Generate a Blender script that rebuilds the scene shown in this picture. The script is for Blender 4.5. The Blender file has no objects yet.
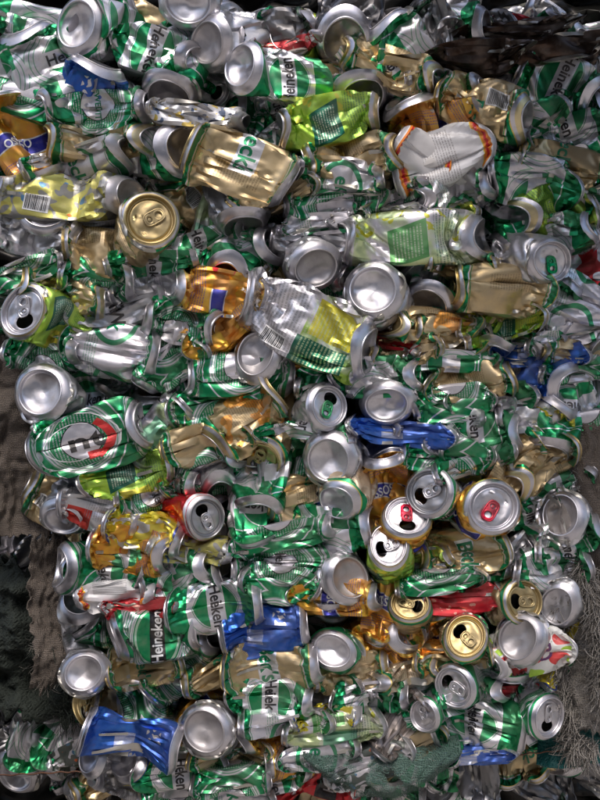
import bpy, math, random
import numpy as np
from mathutils import Vector, Matrix, noise as mnoise

SC = bpy.context.scene
COL = SC.collection
random.seed(7)
H = 0.62                                     # height of the picture's centre above the ground
DIST = 1.05                                  # camera to the front of the bale

# ------------------------------------------------------------------ camera
cam_d = bpy.data.cameras.new('camera'); cam = bpy.data.objects.new('camera', cam_d); COL.objects.link(cam)
cam.location = (0, -DIST, H); cam.rotation_euler = (math.radians(90), 0, 0)
cam_d.sensor_fit = 'VERTICAL'; cam_d.angle = 2*math.atan(0.4/DIST)
cam_d.clip_start = 0.05; cam_d.clip_end = 500
cam_d.dof.use_dof = False
SC.camera = cam

# ------------------------------------------------------------------ sky, sun, exposure
SUN_EL, SUN_AZ = math.radians(60), math.radians(10)        # azimuth measured from the camera's side towards the left
world = bpy.data.worlds.new("World"); SC.world = world; world.use_nodes = True
wn = world.node_tree
sky = wn.nodes.new('ShaderNodeTexSky'); sky.sky_type = 'NISHITA'; sky.sun_disc = False
sky.sun_elevation = SUN_EL; sky.air_density = 1.0; sky.dust_density = 4.0; sky.ozone_density = 1.0
wn.links.new(sky.outputs[0], wn.nodes['Background'].inputs[0]); wn.nodes['Background'].inputs[1].default_value = 0.15
sun_d = bpy.data.lights.new('sun', 'SUN'); sun = bpy.data.objects.new('sun', sun_d); COL.objects.link(sun)
sun_d.energy = 1.05; sun_d.angle = math.radians(28); sun_d.color = (1.0, 0.96, 0.92)
sv = Vector((-math.sin(SUN_AZ)*math.cos(SUN_EL), -math.cos(SUN_AZ)*math.cos(SUN_EL), math.sin(SUN_EL)))
sun.rotation_euler = sv.to_track_quat('Z', 'Y').to_euler()
sky.sun_rotation = math.atan2(sv.x, sv.y)
SC.view_settings.view_transform = 'Standard'; SC.view_settings.look = 'None'
SC.view_settings.exposure = 0.48; SC.view_settings.gamma = 1.0
SC.cycles.max_bounces = 8; SC.cycles.glossy_bounces = 6; SC.cycles.diffuse_bounces = 3

def W(px, py, d=0.0):                        # photograph millimetres + depth -> world metres
    return Vector(((px-300)/1000.0, d/1000.0, (400-py)/1000.0+H))
def tag(o, label=None, cat=None, group=None, kind=None):
    if label: o['label'] = label
    if cat: o['category'] = cat
    if group: o['group'] = group
    if kind: o['kind'] = kind
    return o

# ------------------------------------------------------------------ shader helpers
class S:
    """a value socket with arithmetic"""
    def __init__(s, t, sock): s.t = t; s.k = sock
    def _m(s, op, *a, clamp=False):
        n = s.t.nodes.new('ShaderNodeMath'); n.operation = op; n.use_clamp = clamp
        for i, x in enumerate((s,)+a):
            if isinstance(x, S): s.t.links.new(x.k, n.inputs[i])
            else: n.inputs[i].default_value = x
        return S(s.t, n.outputs[0])
    def __add__(s, o): return s._m('ADD', o)
    def __sub__(s, o): return s._m('SUBTRACT', o)
    def __mul__(s, o): return s._m('MULTIPLY', o)
    def __truediv__(s, o): return s._m('DIVIDE', o)
    def __lt__(s, o): return s._m('LESS_THAN', o)
    def __gt__(s, o): return s._m('GREATER_THAN', o)
    def fract(s): return s._m('FRACT')
    def sqrt(s): return s._m('SQRT')
    def abs(s): return s._m('ABSOLUTE')
    def sin(s): return s._m('SINE')
    def min(s, o): return s._m('MINIMUM', o)
    def max(s, o): return s._m('MAXIMUM', o)
    def clip(s): return s._m('ADD', 0.0, clamp=True)
def rng(x, a, b): return (x > a)*(x < b)
def mix(t, f, a, b):
    n = t.nodes.new('ShaderNodeMix'); n.data_type = 'RGBA'
    if isinstance(f, S): t.links.new(f.k, n.inputs[0])
    else: n.inputs[0].default_value = f
    for i, x in ((6, a), (7, b)):
        if isinstance(x, tuple): n.inputs[i].default_value = (*x, 1)
        else: t.links.new(x, n.inputs[i])
    return n.outputs[2]
def noise_tex(t, vec, scale, detail=3, rough=.55, dist=0):
    n = t.nodes.new('ShaderNodeTexNoise'); n.inputs['Scale'].default_value = scale
    n.inputs['Detail'].default_value = detail; n.inputs['Roughness'].default_value = rough; n.inputs['Distortion'].default_value = dist
    if vec is not None: t.links.new(vec, n.inputs['Vector'])
    return S(t, n.outputs['Fac'])
def vec(t, x, y, z=0.0):
    n = t.nodes.new('ShaderNodeCombineXYZ')
    for i, v in enumerate((x, y, z)):
        if isinstance(v, S): t.links.new(v.k, n.inputs[i])
        else: n.inputs[i].default_value = v
    return n.outputs[0]
def new_mat(name):
    m = bpy.data.materials.new(name); m.use_nodes = True
    return m, m.node_tree, m.node_tree.nodes['Principled BSDF']

SILVER = (.64, .62, .66); GREEN = (.010, .235, .086); GREEN2 = (.04, .28, .13); WHITE = (.66, .65, .68)
GOLD = (.48, .36, .19); AMBER = (.60, .26, .04); BLUE = (.025, .10, .43); NAVY = (.03, .035, .30)
LIME = (.28, .46, .06); LIMEP = (.52, .62, .34); YELLOW = (.66, .55, .04); RED = (.50, .015, .025); BLACK = (.015, .015, .018)
DKGREEN = (.01, .12, .07); PALEG = (.40, .58, .44)

def design(t, code):
    """colour socket, plus the paint mask (0 bare metal, 1 opaque lacquer)"""
    uv = t.nodes.new('ShaderNodeUVMap'); uv.uv_map = 'UVMap'
    sp = t.nodes.new('ShaderNodeSeparateXYZ'); t.links.new(uv.outputs[0], sp.inputs[0])
    u, v = S(t, sp.outputs[0]), S(t, sp.outputs[1])
    em = (v*118.0+2.6).min((v*-1.0+1.0)*118.0)            # millimetres from the nearer end
    x = ((u*2.0).fract()-0.5)*104.0; y = (v-0.5)*118.0
    x1 = ((u+.25).fract()-0.5)*208.0
    oi = t.nodes.new('ShaderNodeObjectInfo'); rnd = S(t, oi.outputs['Random'])
    r = ((x/38.0)*(x/38.0)+(y/29.0)*(y/29.0)).sqrt()
    K = code[0]; var = code[1:]
    paint = 0.35
    yr = y*.36; fine = (noise_tex(t, vec(t, x1*0.85, (yr-yr.fract())*7.0), 1.0, 1) > .47)*(yr.fract() > .52)*.62   # fine print, too small to read
    def lines(c, k, w, lo, hi): return rng(r, lo, hi)*((r*k).fract() < w)
    if K == 'G':
        if var == '':
            c = mix(t, (noise_tex(t, vec(t, x1, y), .05, 2) > .62)*0.35, SILVER, PALEG)
            c = mix(t, (x1.abs() > 62.0)*(y > 4.0), c, GREEN)
            c = mix(t, lines(c, 8.0, .22, 1.04, 1.50)*.75, c, GREEN2)
            c = mix(t, (r < 0.90), c, GREEN)
            c = mix(t, rng(r, .84, .88)*.8, c, WHITE)
            c = mix(t, rng(y, -9.5, 9.5)*(x.abs() < 36.0), c, WHITE)
            c = mix(t, rng(em, 8.8, 30), c, GREEN); c = mix(t, rng(em, 30, 31.4), c, WHITE)
        elif var == '1':
            c = mix(t, rng(r, .98, 1.22), GREEN, mix(t, ((r*11.0).fract() < .45)*.8, SILVER, GREEN2))
            c = mix(t, rng(r, .66, .93)*fine, c, WHITE)
            c = mix(t, (r < .64), c, SILVER)
            c = mix(t, rng(r, .64, .67), c, BLACK)
            c = mix(t, rng(r, 1.42, 1.47), c, WHITE)
            c = mix(t, rng(em, 12, 15), c, SILVER); c = mix(t, rng(em, 16.2, 17), c, WHITE)
        elif var == '2':
            c = mix(t, lines(None, 9.0, .34, 1.02, 1.62), SILVER, GREEN2)
            c = mix(t, (r < 0.98), c, GREEN); c = mix(t, rng(r, .84, .93), c, PALEG)
            c = mix(t, rng(y, -9, 9)*(x.abs() < 37.0), c, BLACK)
            c = mix(t, rng(em, 8, 18), c, GREEN)
        else:
            c = mix(t, rng(r, .70, .86), SILVER, GREEN2)
            c = mix(t, (fine*rng(y, -26, -14)), c, GREEN2)
            c = mix(t, rng(em, 9, 17), c, GREEN)
            c = mix(t, rng(em, 18.4, 19.2), c, GREEN)
    elif K == 'O':
        n = noise_tex(t, vec(t, x1, y), .035, 1)
        c = mix(t, (n*1.6-.5).clip(), GOLD, (.60, .47, .27))
        if var == '3': c = mix(t, .6, c, (.62, .50, .38))
        if var == '2': c = mix(t, (noise_tex(t, vec(t, x1, y), .03, 1) > .54), c, (.62, .27, .05))
        c = mix(t, fine*rng(x1, 24, 50)*rng(y, -22, 22), c, (.20, .13, .06))
        c = mix(t, rng(x1, -70, -50)*fine*rng(y, -26, 6), c, (.20, .13, .06))
        if var == '1': c = mix(t, rng(y, -10, 12)*(x1.abs() < 38.0), c, WHITE)
        c = mix(t, rng(em, 9, 17), c, GREEN); c = mix(t, rng(em, 17, 18.2), c, WHITE)
        c = mix(t, rng(em, 7.5, 9), c, (.62, .48, .14)); c = mix(t, rng(em, 19.4, 20.4), c, GREEN)
    elif K == 'A':
        n = noise_tex(t, vec(t, x1, y), .045, 2)
        c = mix(t, ((n-.42)*4.0).clip(), AMBER, (.72, .45, .05))
        if var == '1': c = mix(t, (((x1-14.0)/17.0)*((x1-14.0)/17.0)+(y/13.0)*(y/13.0)) < 1.0, c, (.62, .03, .03))
        yy = y+(x1*0.06).sin()*4.0
        c = mix(t, rng(yy, -9, 8)*(x1.abs() < 62.0), c, WHITE)
        c = mix(t, rng(yy, -7.6, 6.6)*(x1.abs() < 61.0), c, NAVY)
        if var == '1': c = mix(t, rng(yy, -9, 8)*(x1 > -20.0), c, AMBER)
        c = mix(t, rng(em, 8, 11), c, (.72, .50, .12)); c = mix(t, (fine*rng(y, 18, 34)), c, NAVY)
    elif K == 'W':
        c = mix(t, fine*rng(y, -30, 12)*rng(x1, -40, 30), (.66, .65, .66), (.16, .14, .14))
        c = mix(t, ((x1*.5).fract() < .4)*rng(y, -30, 8)*rng(x1, 34, 60), c, (.2, .2, .2))
        c = mix(t, rng(em, 10, 20), c, (.72, .22, .02)); c = mix(t, rng(em, 14, 17.5), c, RED); c = mix(t, rng(em, 20, 21), c, YELLOW)
        paint = .85
    elif K == 'Y':
        n = noise_tex(t, vec(t, x1, y), .03, 2, dist=1.0)
        base = {'': (LIME, (.36, .58, .06)), '1': (LIMEP, SILVER), '2': ((.46, .48, .04), LIME), '3': (LIME, SILVER)}[var]
        c = mix(t, ((n-.42)*6.0).clip(), *base)
        if var == '3':
            c = mix(t, (v < .50), c, SILVER)
            c = mix(t, (v < .48)*fine, c, (.25, .26, .26))
            c = mix(t, rng(y, 4, 44)*rng(x1, -40, -2), c, (.62, .56, .05))
            c = mix(t, rng(y, -2, 38)*rng(x1, 2, 34), c, DKGREEN)
            c = mix(t, fine*rng(y, 0, 38)*rng(x1, -34, 34), c, LIMEP)
        else:
            xs = x1+y*.35; lm = (noise_tex(t, vec(t, x1, y, 4.0), .06, 1, dist=1.5) > .60)
            c = mix(t, lm*(x1 < -8.0), c, (.50, .50, .05))
            c = mix(t, rng(xs, -26, 14)*rng(y, -22, 10), c, DKGREEN if var != '1' else (.12, .34, .12))
            c = mix(t, rng(xs, -22, 10)*rng(y, -18, 6)*fine, c, (.60, .66, .50))
            c = mix(t, rng(x1, 20, 44)*rng(y, -12, 22), c, (.55, .50, .05) if var != '1' else (.20, .45, .30))
            c = mix(t, fine*rng(x1, -44, 44)*rng(y, 16, 40), c, DKGREEN)
        c = mix(t, rng(em, 7.5, 9), c, WHITE)
    elif K == 'P':
        n = noise_tex(t, vec(t, x1, y), .062, 0.0, dist=1.2)
        c = mix(t, (n > .53), (.50, .47, .13) if var != '1' else (.10, .12, .11), (.27, .27, .26) if var != '1' else SILVER)
        n2 = noise_tex(t, vec(t, x1, y, 9.0), .09, 1)
        c = mix(t, (n2 > .70), c, (.10, .22, .36)); c = mix(t, (n2 < .27), c, (.60, .12, .03))
        if var == '2': c = mix(t, (n > .40), (.60, .44, .10), (.66, .66, .68)); c = mix(t, (n2 > .62), c, (.12, .16, .25))
        c = mix(t, rng(em, 8, 12), c, (.5, .5, .5)); paint = .6
    elif K == 'F':
        n = noise_tex(t, vec(t, x1, y), .05, 0.0, dist=.8)
        c = mix(t, (n > .60), (.72, .72, .70), (.35, .55, .05)); c = mix(t, (n < .36), c, (.60, .05, .05)); paint = .8
    elif K == 'N':
        n = noise_tex(t, vec(t, x1, y), .04, 2)
        c = mix(t, ((n-.5)*3.0).clip(), BLUE, (.05, .20, .58))
        if var == '1': c = mix(t, (v < .5)*(n < .56), c, (.50, .50, .54)); c = mix(t, (fine*(v < .5)), c, NAVY)
        c = mix(t, rng(em, 8, 9.5), c, (.60, .62, .70)); c = mix(t, rng(x1, 20, 44)*rng(y, -18, 2)*((x1*.8).fract() < .5), c, WHITE)
        c = mix(t, rng(x1, -6, 12)*rng(y, 14, 30)*(noise_tex(t, vec(t, x1, y), .12, 1) > .5), c, WHITE); paint = .5
    elif K == 'R':
        if var == '1':
            n = noise_tex(t, vec(t, x1, y), .03, 1)
            c = mix(t, (n > .52), (.66, .66, .70), RED)
        else:
            c = mix(t, (noise_tex(t, vec(t, x1, y), .07, 2) > .62), RED, (.60, .25, .2))
            c = mix(t, rng(em, 9, 15), c, SILVER)
            if var == '2': c = mix(t, rng(y, -16, 12)*(x1.abs() < 30.0), c, BLACK)
        paint = .5
    elif K == 'M':
        n = noise_tex(t, vec(t, x1, y), .04, 2)
        c = mix(t, (n > .56), YELLOW, (.62, .62, .60)); c = mix(t, rng(em, 8, 11), c, (.05, .08, .30)); paint = .5
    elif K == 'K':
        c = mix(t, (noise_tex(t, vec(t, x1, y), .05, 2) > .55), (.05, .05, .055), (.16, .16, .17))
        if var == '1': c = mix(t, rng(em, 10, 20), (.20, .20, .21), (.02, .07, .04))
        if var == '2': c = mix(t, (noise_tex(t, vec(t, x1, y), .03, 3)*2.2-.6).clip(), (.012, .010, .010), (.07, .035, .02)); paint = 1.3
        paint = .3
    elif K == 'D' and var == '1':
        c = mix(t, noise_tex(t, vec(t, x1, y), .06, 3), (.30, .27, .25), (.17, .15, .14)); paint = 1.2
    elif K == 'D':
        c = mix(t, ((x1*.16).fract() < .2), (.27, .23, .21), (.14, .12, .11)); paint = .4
    else:
        c = mix(t, (noise_tex(t, vec(t, x1, y), .05, 1) > .60), (.50, .50, .52), SILVER)
        if var == '2': c = mix(t, rng(y, -40, -12)*(x1 > 0.0), c, (.52, .03, .02))
        if var == '1': c = mix(t, rng(em, 12, 15), c, (.42, .42, .45))
        else: c = mix(t, fine*rng(x1, -40, 10)*rng(y, -20, 20), c, (.26, .26, .28))
    bare = (em < (7.6 if not (K in 'KD' and var in ('1', '2') and code in ('K2', 'D1')) else -9.0))
    c = mix(t, bare, c, (.55, .535, .57))
    if K == 'W': c = mix(t, rng(x1, -60, 60)*(noise_tex(t, vec(t, x1, y), .02, 1) > .66), c, (.60, .58, .57))
    if K in 'OY' and var in ('', '2'): c = mix(t, (em < 4.0), c, (.60, .50, .28))
    return c, (bare*-1.0+1.0)*paint, rnd

def wear(t, b, col, paint, rnd, rough=.24, metal=1.0, bump=.05, two_sided=True, grime=1.0):
    """dirt film, smudges, fine dents, and the bare inner wall seen from behind"""
    tc = t.nodes.new('ShaderNodeTexCoord'); P = tc.outputs['Object']
    n1 = noise_tex(t, P, 26, 5, .65); n2 = noise_tex(t, P, 140, 4, .6); n3 = noise_tex(t, P, 9, 3, .5)
    dirt = (((n1-.44)*3.0).clip()*0.60+((n2-.54)*3.0).clip()*.40)*grime
    if isinstance(col, tuple): col = mix(t, 0.0, col, col)
    col = mix(t, dirt*.80, col, (.19, .165, .145))
    if two_sided:
        g = t.nodes.new('ShaderNodeNewGeometry')
        col = mix(t, S(t, g.outputs['Backfacing']), col, (.42, .40, .36))
    t.links.new(col, b.inputs['Base Color'])
    t.links.new(((dirt*-.65)+metal-paint*.50).clip().k, b.inputs['Metallic'])
    t.links.new((n3*.16+n2*.10+rough-.10+dirt*.35).clip().k, b.inputs['Roughness'])
    b.inputs['Specular IOR Level'].default_value = .5
    vo = t.nodes.new('ShaderNodeTexVoronoi'); vo.feature = 'SMOOTH_F1'; vo.inputs['Scale'].default_value = 95
    t.links.new(P, vo.inputs['Vector'])
    hgt = S(t, vo.outputs['Distance'])*.5+n2*.30+noise_tex(t, P, 48, 2)*.9
    bp = t.nodes.new('ShaderNodeBump'); bp.inputs['Strength'].default_value = bump*3.2; bp.inputs['Distance'].default_value = .0022
    t.links.new(hgt.k, bp.inputs['Height']); t.links.new(bp.outputs[0], b.inputs['Normal'])

MATS = {}
def can_mat(code):
    k = 'printed_'+code
    if k not in MATS:
        m, t, b = new_mat(k); c, p, rnd = design(t, code)
        wear(t, b, c, p, rnd, rough=.265 if code[0] not in 'WPF' else .36, metal=1.0 if code[0] not in 'WF' else .45, bump=.05 if code[0] not in 'WF' else .015, grime=1.0 if code[0] not in 'WF' else .35)
        MATS[k] = m
    return MATS[k]
def plain_mat(k, col, rough=.27, metal=1.0, bump=.05, two=False):
    if k not in MATS:
        m, t, b = new_mat(k); wear(t, b, col, 0.0, None, rough, metal, bump, two); MATS[k] = m
    return MATS[k]
ALU = plain_mat('bare_aluminium', (.62, .605, .635), .29); GOLDLID = plain_mat('gold_lacquered_aluminium', (.44, .34, .16), .34)
STAINED = plain_mat('stained_aluminium', (.44, .42, .43), .36, .92, .07); DARKLID = plain_mat('dull_aluminium', (.40, .40, .42), .34)
TABS = {'green': plain_mat('green_tab', (.0, .27, .09), .3), 'red': plain_mat('red_tab', (.50, .02, .05), .3),
        'gold': GOLDLID, 'silver': ALU}
INK = {'black': plain_mat('black_ink', (.012, .012, .016), .3, .35, .1), 'white': plain_mat('white_ink', (.75, .75, .75), .35, .5, .1),
       'green': plain_mat('green_ink', (.0, .19, .08), .3, .7, .1), 'purple': plain_mat('purple_ink', (.12, .02, .14), .35, .4, .1),
       'red': plain_mat('red_ink', (.52, .02, .02), .3, .6, .1)}
INKS = list(INK)

# ------------------------------------------------------------------ crushing the cans
# Every can starts as a sound cylinder of nearly unstretchable sheet; its two rims are carried to where they lie in the
# bale while flat faces and blunt edges press on the wall, which buckles into folds by itself.
U, V = 48, 29
LID_R, BASE_R, BODY_R = 27.2, 25.0, 33.0
TH = np.arange(U)*2*math.pi/U
def profile(L, lid_first, k=1.0):
    n = V-6
    za, zb = ((1.8, 5.0), (2.8, 7.5)) if lid_first else ((2.8, 7.5), (1.8, 5.0))
    z = [0, za[0], za[1]]+[za[1]+(L-za[1]-zb[1])*(k+1)/(n+1) for k in range(n)]+[L-zb[1], L-zb[0], L]
    ra, rb = (LID_R, BASE_R) if lid_first else (BASE_R, LID_R)
    r = [ra, (ra+33)/2+.6, 33.0]+[33.0]*n+[33.0, (rb+33)/2+.6, rb]
    return np.array(z, float), np.array(r, float)*k
def unit(v): v = np.array(v, float); return v/np.linalg.norm(v)
def rot_between(x, y):
    v = np.cross(x, y); c = float(x@y); s = np.linalg.norm(v)
    if s < 1e-8: return np.array([1.0, 0, 0]), 0.0 if c > 0 else math.pi
    return v/s, math.atan2(s, c)
def rodr(v, ax, an):                         # v (...,3); ax broadcastable; an broadcastable
    c, s = np.cos(an), np.sin(an)
    return v*c+np.cross(ax, v)*s+ax*((v*ax).sum(-1, keepdims=True))*(1-c)
def warp(p, wp):
    """bend and squash an end; p (...,3) in (w, q, outwards) coordinates"""
    sx, ang, bend, tw = wp
    c, s = math.cos(ang), math.sin(ang)
    x = p[..., 0]*c+p[..., 1]*s; y = -p[..., 0]*s+p[..., 1]*c
    g = 1+(1-sx)*.45
    z = p[..., 2]+bend*((x/30)**2-(y/30)**2)+tw*(x/30)*(y/30)**2
    x, y = x*sx, y*g
    return np.stack([x*c-y*s, x*s+y*c, z], -1)
def simulate(cans, iters=300):
    N = len(cans); rs = np.random.RandomState(5)
    rest = np.zeros((N, U, V, 3)); A0 = np.zeros((N, 3)); B0 = np.zeros((N, 3)); ax = np.zeros((N, 3)); wd = np.zeros((N, 3)); dd = np.zeros((N, 3))
    relA = np.zeros((N, U*3, 3)); relB = np.zeros((N, U*3, 3)); relA1 = relA.copy(); relB1 = relB.copy()
    RAa = np.zeros((N, 1, 3)); RAg = np.zeros((N, 1, 1)); RBa = RAa.copy(); RBg = RAg.copy()
    for i, c in enumerate(cans):
        a, b = np.array(c['a']), np.array(c['b']); d = unit(b-a); w = np.array(c['wd']); w = unit(w-d*(w@d)); q = np.cross(d, w)
        m = (a+b)/2; L = c['L']; A0[i] = m-d*L/2; B0[i] = m+d*L/2; ax[i] = d; wd[i] = w; dd[i] = q
        z, r = profile(L, c['endA'] == 'L', c['k'])
        ring = np.cos(TH)[:, None]*w+np.sin(TH)[:, None]*q
        rest[i] = A0[i]+d*z[None, :, None]+ring[:, None]*r[None, :, None]
        for k, rel, rel1, cen, dirn, wp in ((slice(0, 3), relA, relA1, A0[i], -d, c['warpA']), (slice(-3, None), relB, relB1, B0[i], d, c['warpB'])):
            p = (rest[i][:, k]-cen).reshape(-1, 3); rel[i] = p
            loc = np.stack([p@w, p@q, p@dirn], -1); wl = warp(loc, wp)
            rel1[i] = wl[:, :1]*w+wl[:, 1:2]*q+wl[:, 2:]*dirn
        RAa[i, 0], RAg[i] = rot_between(-d, unit(c['na'])); RBa[i, 0], RBg[i] = rot_between(d, unit(c['nb']))
    X = (rest+rs.randn(*rest.shape)*.25).astype(np.float32)
    P = X.reshape(N, U*V, 3); rf = rest.reshape(N, U*V, 3)
    sets = [(1, 0, 1.0), (0, 1, 1.0), (1, 1, .8), (1, -1, .8), (2, 0, .40), (0, 2, .40)]
    mass = np.ones((U, V), np.float32); mass[:, :3] = 0; mass[:, -3:] = 0; mass = mass.ravel()
    cons = []
    for di, dj, k in sets:
        for par in range(2):
            us = np.array([u for u in range(U) if dj != 0 or (u//di) % 2 == par])
            if dj == 0: vs = np.arange(V)
            elif dj == -1: vs = np.array([v for v in range(1, V) if v % 2 == par])
            else: vs = np.array([v for v in range(V-dj) if (v//dj) % 2 == par])
            a = (us[:, None]*V+vs[None]).ravel(); b = (((us+di) % U)[:, None]*V+(vs+dj)[None]).ravel()
            s = mass[a]+mass[b]; s[s == 0] = 1
            r0 = np.linalg.norm(rf[:, b]-rf[:, a], axis=-1).astype(np.float32)
            cons.append([a, b, k, di == 2 or dj == 2, r0, (mass[a]/s)[None, :, None], (mass[b]/s)[None, :, None]])
    aT = np.array([c['a'] for c in cans]); bT = np.array([c['b'] for c in cans])
    Ws = np.array([c['W'] for c in cans], np.float32); D = np.array([c['D'] for c in cans], np.float32)
    mid = ((aT+bT)/2).astype(np.float32)
    K = 4; wn = np.zeros((N, K, 3), np.float32); ws = wn.copy(); wp_ = wn.copy(); sl = rs.uniform(.5, 1.5, (N, K)).astype(np.float32)
    for i, c in enumerate(cans):
        r2 = np.random.RandomState(c['seed'])
        for k in range(K):
            an = r2.uniform(0, 2*math.pi) if k < 1 else r2.choice([-1, 1])*math.pi/2+r2.uniform(-.6, .6)
            n = math.cos(an)*wd[i]+math.sin(an)*dd[i]; g = .5*r2.randn()
            s = unit(ax[i]*math.cos(g)+np.cross(n, ax[i])*math.sin(g)); dep = r2.uniform(.2, .85)*c['dent']*(.45 if k < 1 else 1.0)
            hw = min((Ws[i]/2)*abs(n@wd[i])+(D[i]/2)*abs(n@dd[i]), 42); f = r2.uniform(.2, .8)
            wn[i, k] = n; ws[i, k] = s; wp_[i, k] = aT[i]*(1-f)+bT[i]*f+n*(hw*(1-dep))
    ddf, wdf = dd.astype(np.float32)[:, None], wd.astype(np.float32)[:, None]
    side = np.sign(((rest-mid[:, None, None])*dd[:, None, None]).sum(-1)).reshape(N, -1)
    prev = P.copy(); m_ = mass[None]; i3 = mass[None, :, None]
    for it in range(iters):
        t = min(1.0, (it+1)/(iters*.78)); ts = t*t*(3-2*t)
        X = P.reshape(N, U, V, 3)
        ra = rodr(relA*(1-ts)+relA1*ts, RAa, RAg*ts)+(A0*(1-ts)+aT*ts)[:, None]
        rb = rodr(relB*(1-ts)+relB1*ts, RBa, RBg*ts)+(B0*(1-ts)+bT*ts)[:, None]
        X[:, :, :3] = ra.reshape(N, U, 3, 3); X[:, :, -3:] = rb.reshape(N, U, 3, 3)
        vel = (P-prev)*.3; prev = P.copy(); P += vel*i3
        rel = P-mid[:, None]; wl = (rel*wdf).sum(-1); dl = (rel*ddf).sum(-1)
        hw = np.maximum(36*(1-ts)+Ws/2*ts, Ws/2)[:, None]; hd = np.maximum(34*(1-ts)+D/2*ts, D/2)[:, None]
        P += ((np.clip(wl, -hw, hw)-wl)*m_*.7)[..., None]*wdf
        dn = np.clip(dl, -hd, hd); dn = np.where(side > 0, np.maximum(dn, .8), np.minimum(dn, -.8))
        P += ((dn-dl)*m_*.5)[..., None]*ddf
        for k in range(K):
            rel = P-wp_[:, k][:, None]; h = (rel*wn[:, k][:, None]).sum(-1); s = (rel*ws[:, k][:, None]).sum(-1)
            pen = np.minimum(np.maximum(h-np.abs(s)*sl[:, k][:, None]-(1-ts)*40, 0)*m_, 3)
            P -= (pen*.5)[..., None]*wn[:, k][:, None]
        for sub in range(2):
            for cn in cons:
                a, b, k, bend, r0, wa, wb = cn
                if bend and sub: continue
                d = P[:, b]-P[:, a]; l = np.sqrt((d*d).sum(-1))+1e-6
                g = (l-r0)/l*k
                if bend: g *= np.where(l < r0*.90, .05, 1.0)     # a fold that has yielded stays a sharp crease
                d *= g[..., None]
                P[:, a] += d*wa; P[:, b] -= d*wb
    ends = []
    for i, c in enumerate(cans):
        e = []
        for cen, axn, ang, n0, wp, typ in ((aT[i], RAa[i, 0], RAg[i, 0, 0], -ax[i], c['warpA'], c['endA']), (bT[i], RBa[i, 0], RBg[i, 0, 0], ax[i], c['warpB'], c['endB'])):
            bw = rodr(wd[i][None], axn, ang)[0]; bq = rodr(dd[i][None], axn, ang)[0]; bn = rodr(n0[None], axn, ang)[0]
            e.append((cen, bw, bq, bn, wp, typ, c['k']))
        ends.append(e)
    return P.reshape(N, U, V, 3).astype(float), ends, wd, dd
def subdiv(P):
    """one cubic B-spline refinement of a tube grid, closed in u, open in v"""
    Q = np.zeros((P.shape[0]*2,)+P.shape[1:]); Pp, Pn = np.roll(P, 1, 0), np.roll(P, -1, 0)
    Q[0::2] = (Pp+26*P+Pn)/28; Q[1::2] = (P+Pn)/2
    n = Q.shape[1]; R = np.zeros((Q.shape[0], 2*n-1, 3))
    R[:, 0::2] = Q; R[:, 2:-2:2] = (Q[:, :-2]+26*Q[:, 1:-1]+Q[:, 2:])/28; R[:, 1::2] = (Q[:, :-1]+Q[:, 1:])/2
    return R

# ------------------------------------------------------------------ can parts
def grid_faces(nu, nv, wrap=True):
    u, v = np.meshgrid(np.arange(nu if wrap else nu-1), np.arange(nv-1), indexing='ij')
    a = (u*nv+v).ravel(); b = (((u+1) % nu)*nv+v).ravel()
    return np.stack([a, b, b+1, a+1], 1)
def obj(name, verts, faces, mats, parent=None, smooth=True, mi=None, loc=(0, 0, 0)):
    me = bpy.data.meshes.new(name); me.from_pydata([tuple(v) for v in verts], [], [tuple(int(i) for i in f) for f in faces])
    for m in (mats if isinstance(mats, list) else [mats]): me.materials.append(m)
    me.polygons.foreach_set('use_smooth', [smooth]*len(me.polygons))
    if mi is not None: me.polygons.foreach_set('material_index', [int(i) for i in mi])
    o = bpy.data.objects.new(name, me); COL.objects.link(o); o.location = loc
    if parent: o.parent = parent
    return o
NR = 48
def base_mesh():
    prof = [(25.0, 0), (25.2, .5), (24.7, 1.1), (24.0, 1.25), (23.2, .9), (22.6, -.5), (22.0, -3.0), (20.8, -4.4), (18.5, -5.8), (15, -7.5), (11, -9), (7, -10), (3.5, -10.5), (.01, -10.6)]
    a = np.arange(NR)*2*math.pi/NR; r = np.array([p[0] for p in prof]); z = np.array([p[1] for p in prof])
    v = np.zeros((NR, len(prof), 3)); v[..., 0] = np.cos(a)[:, None]*r; v[..., 1] = np.sin(a)[:, None]*r; v[..., 2] = z
    return v.reshape(-1, 3), grid_faces(NR, len(prof))
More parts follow.
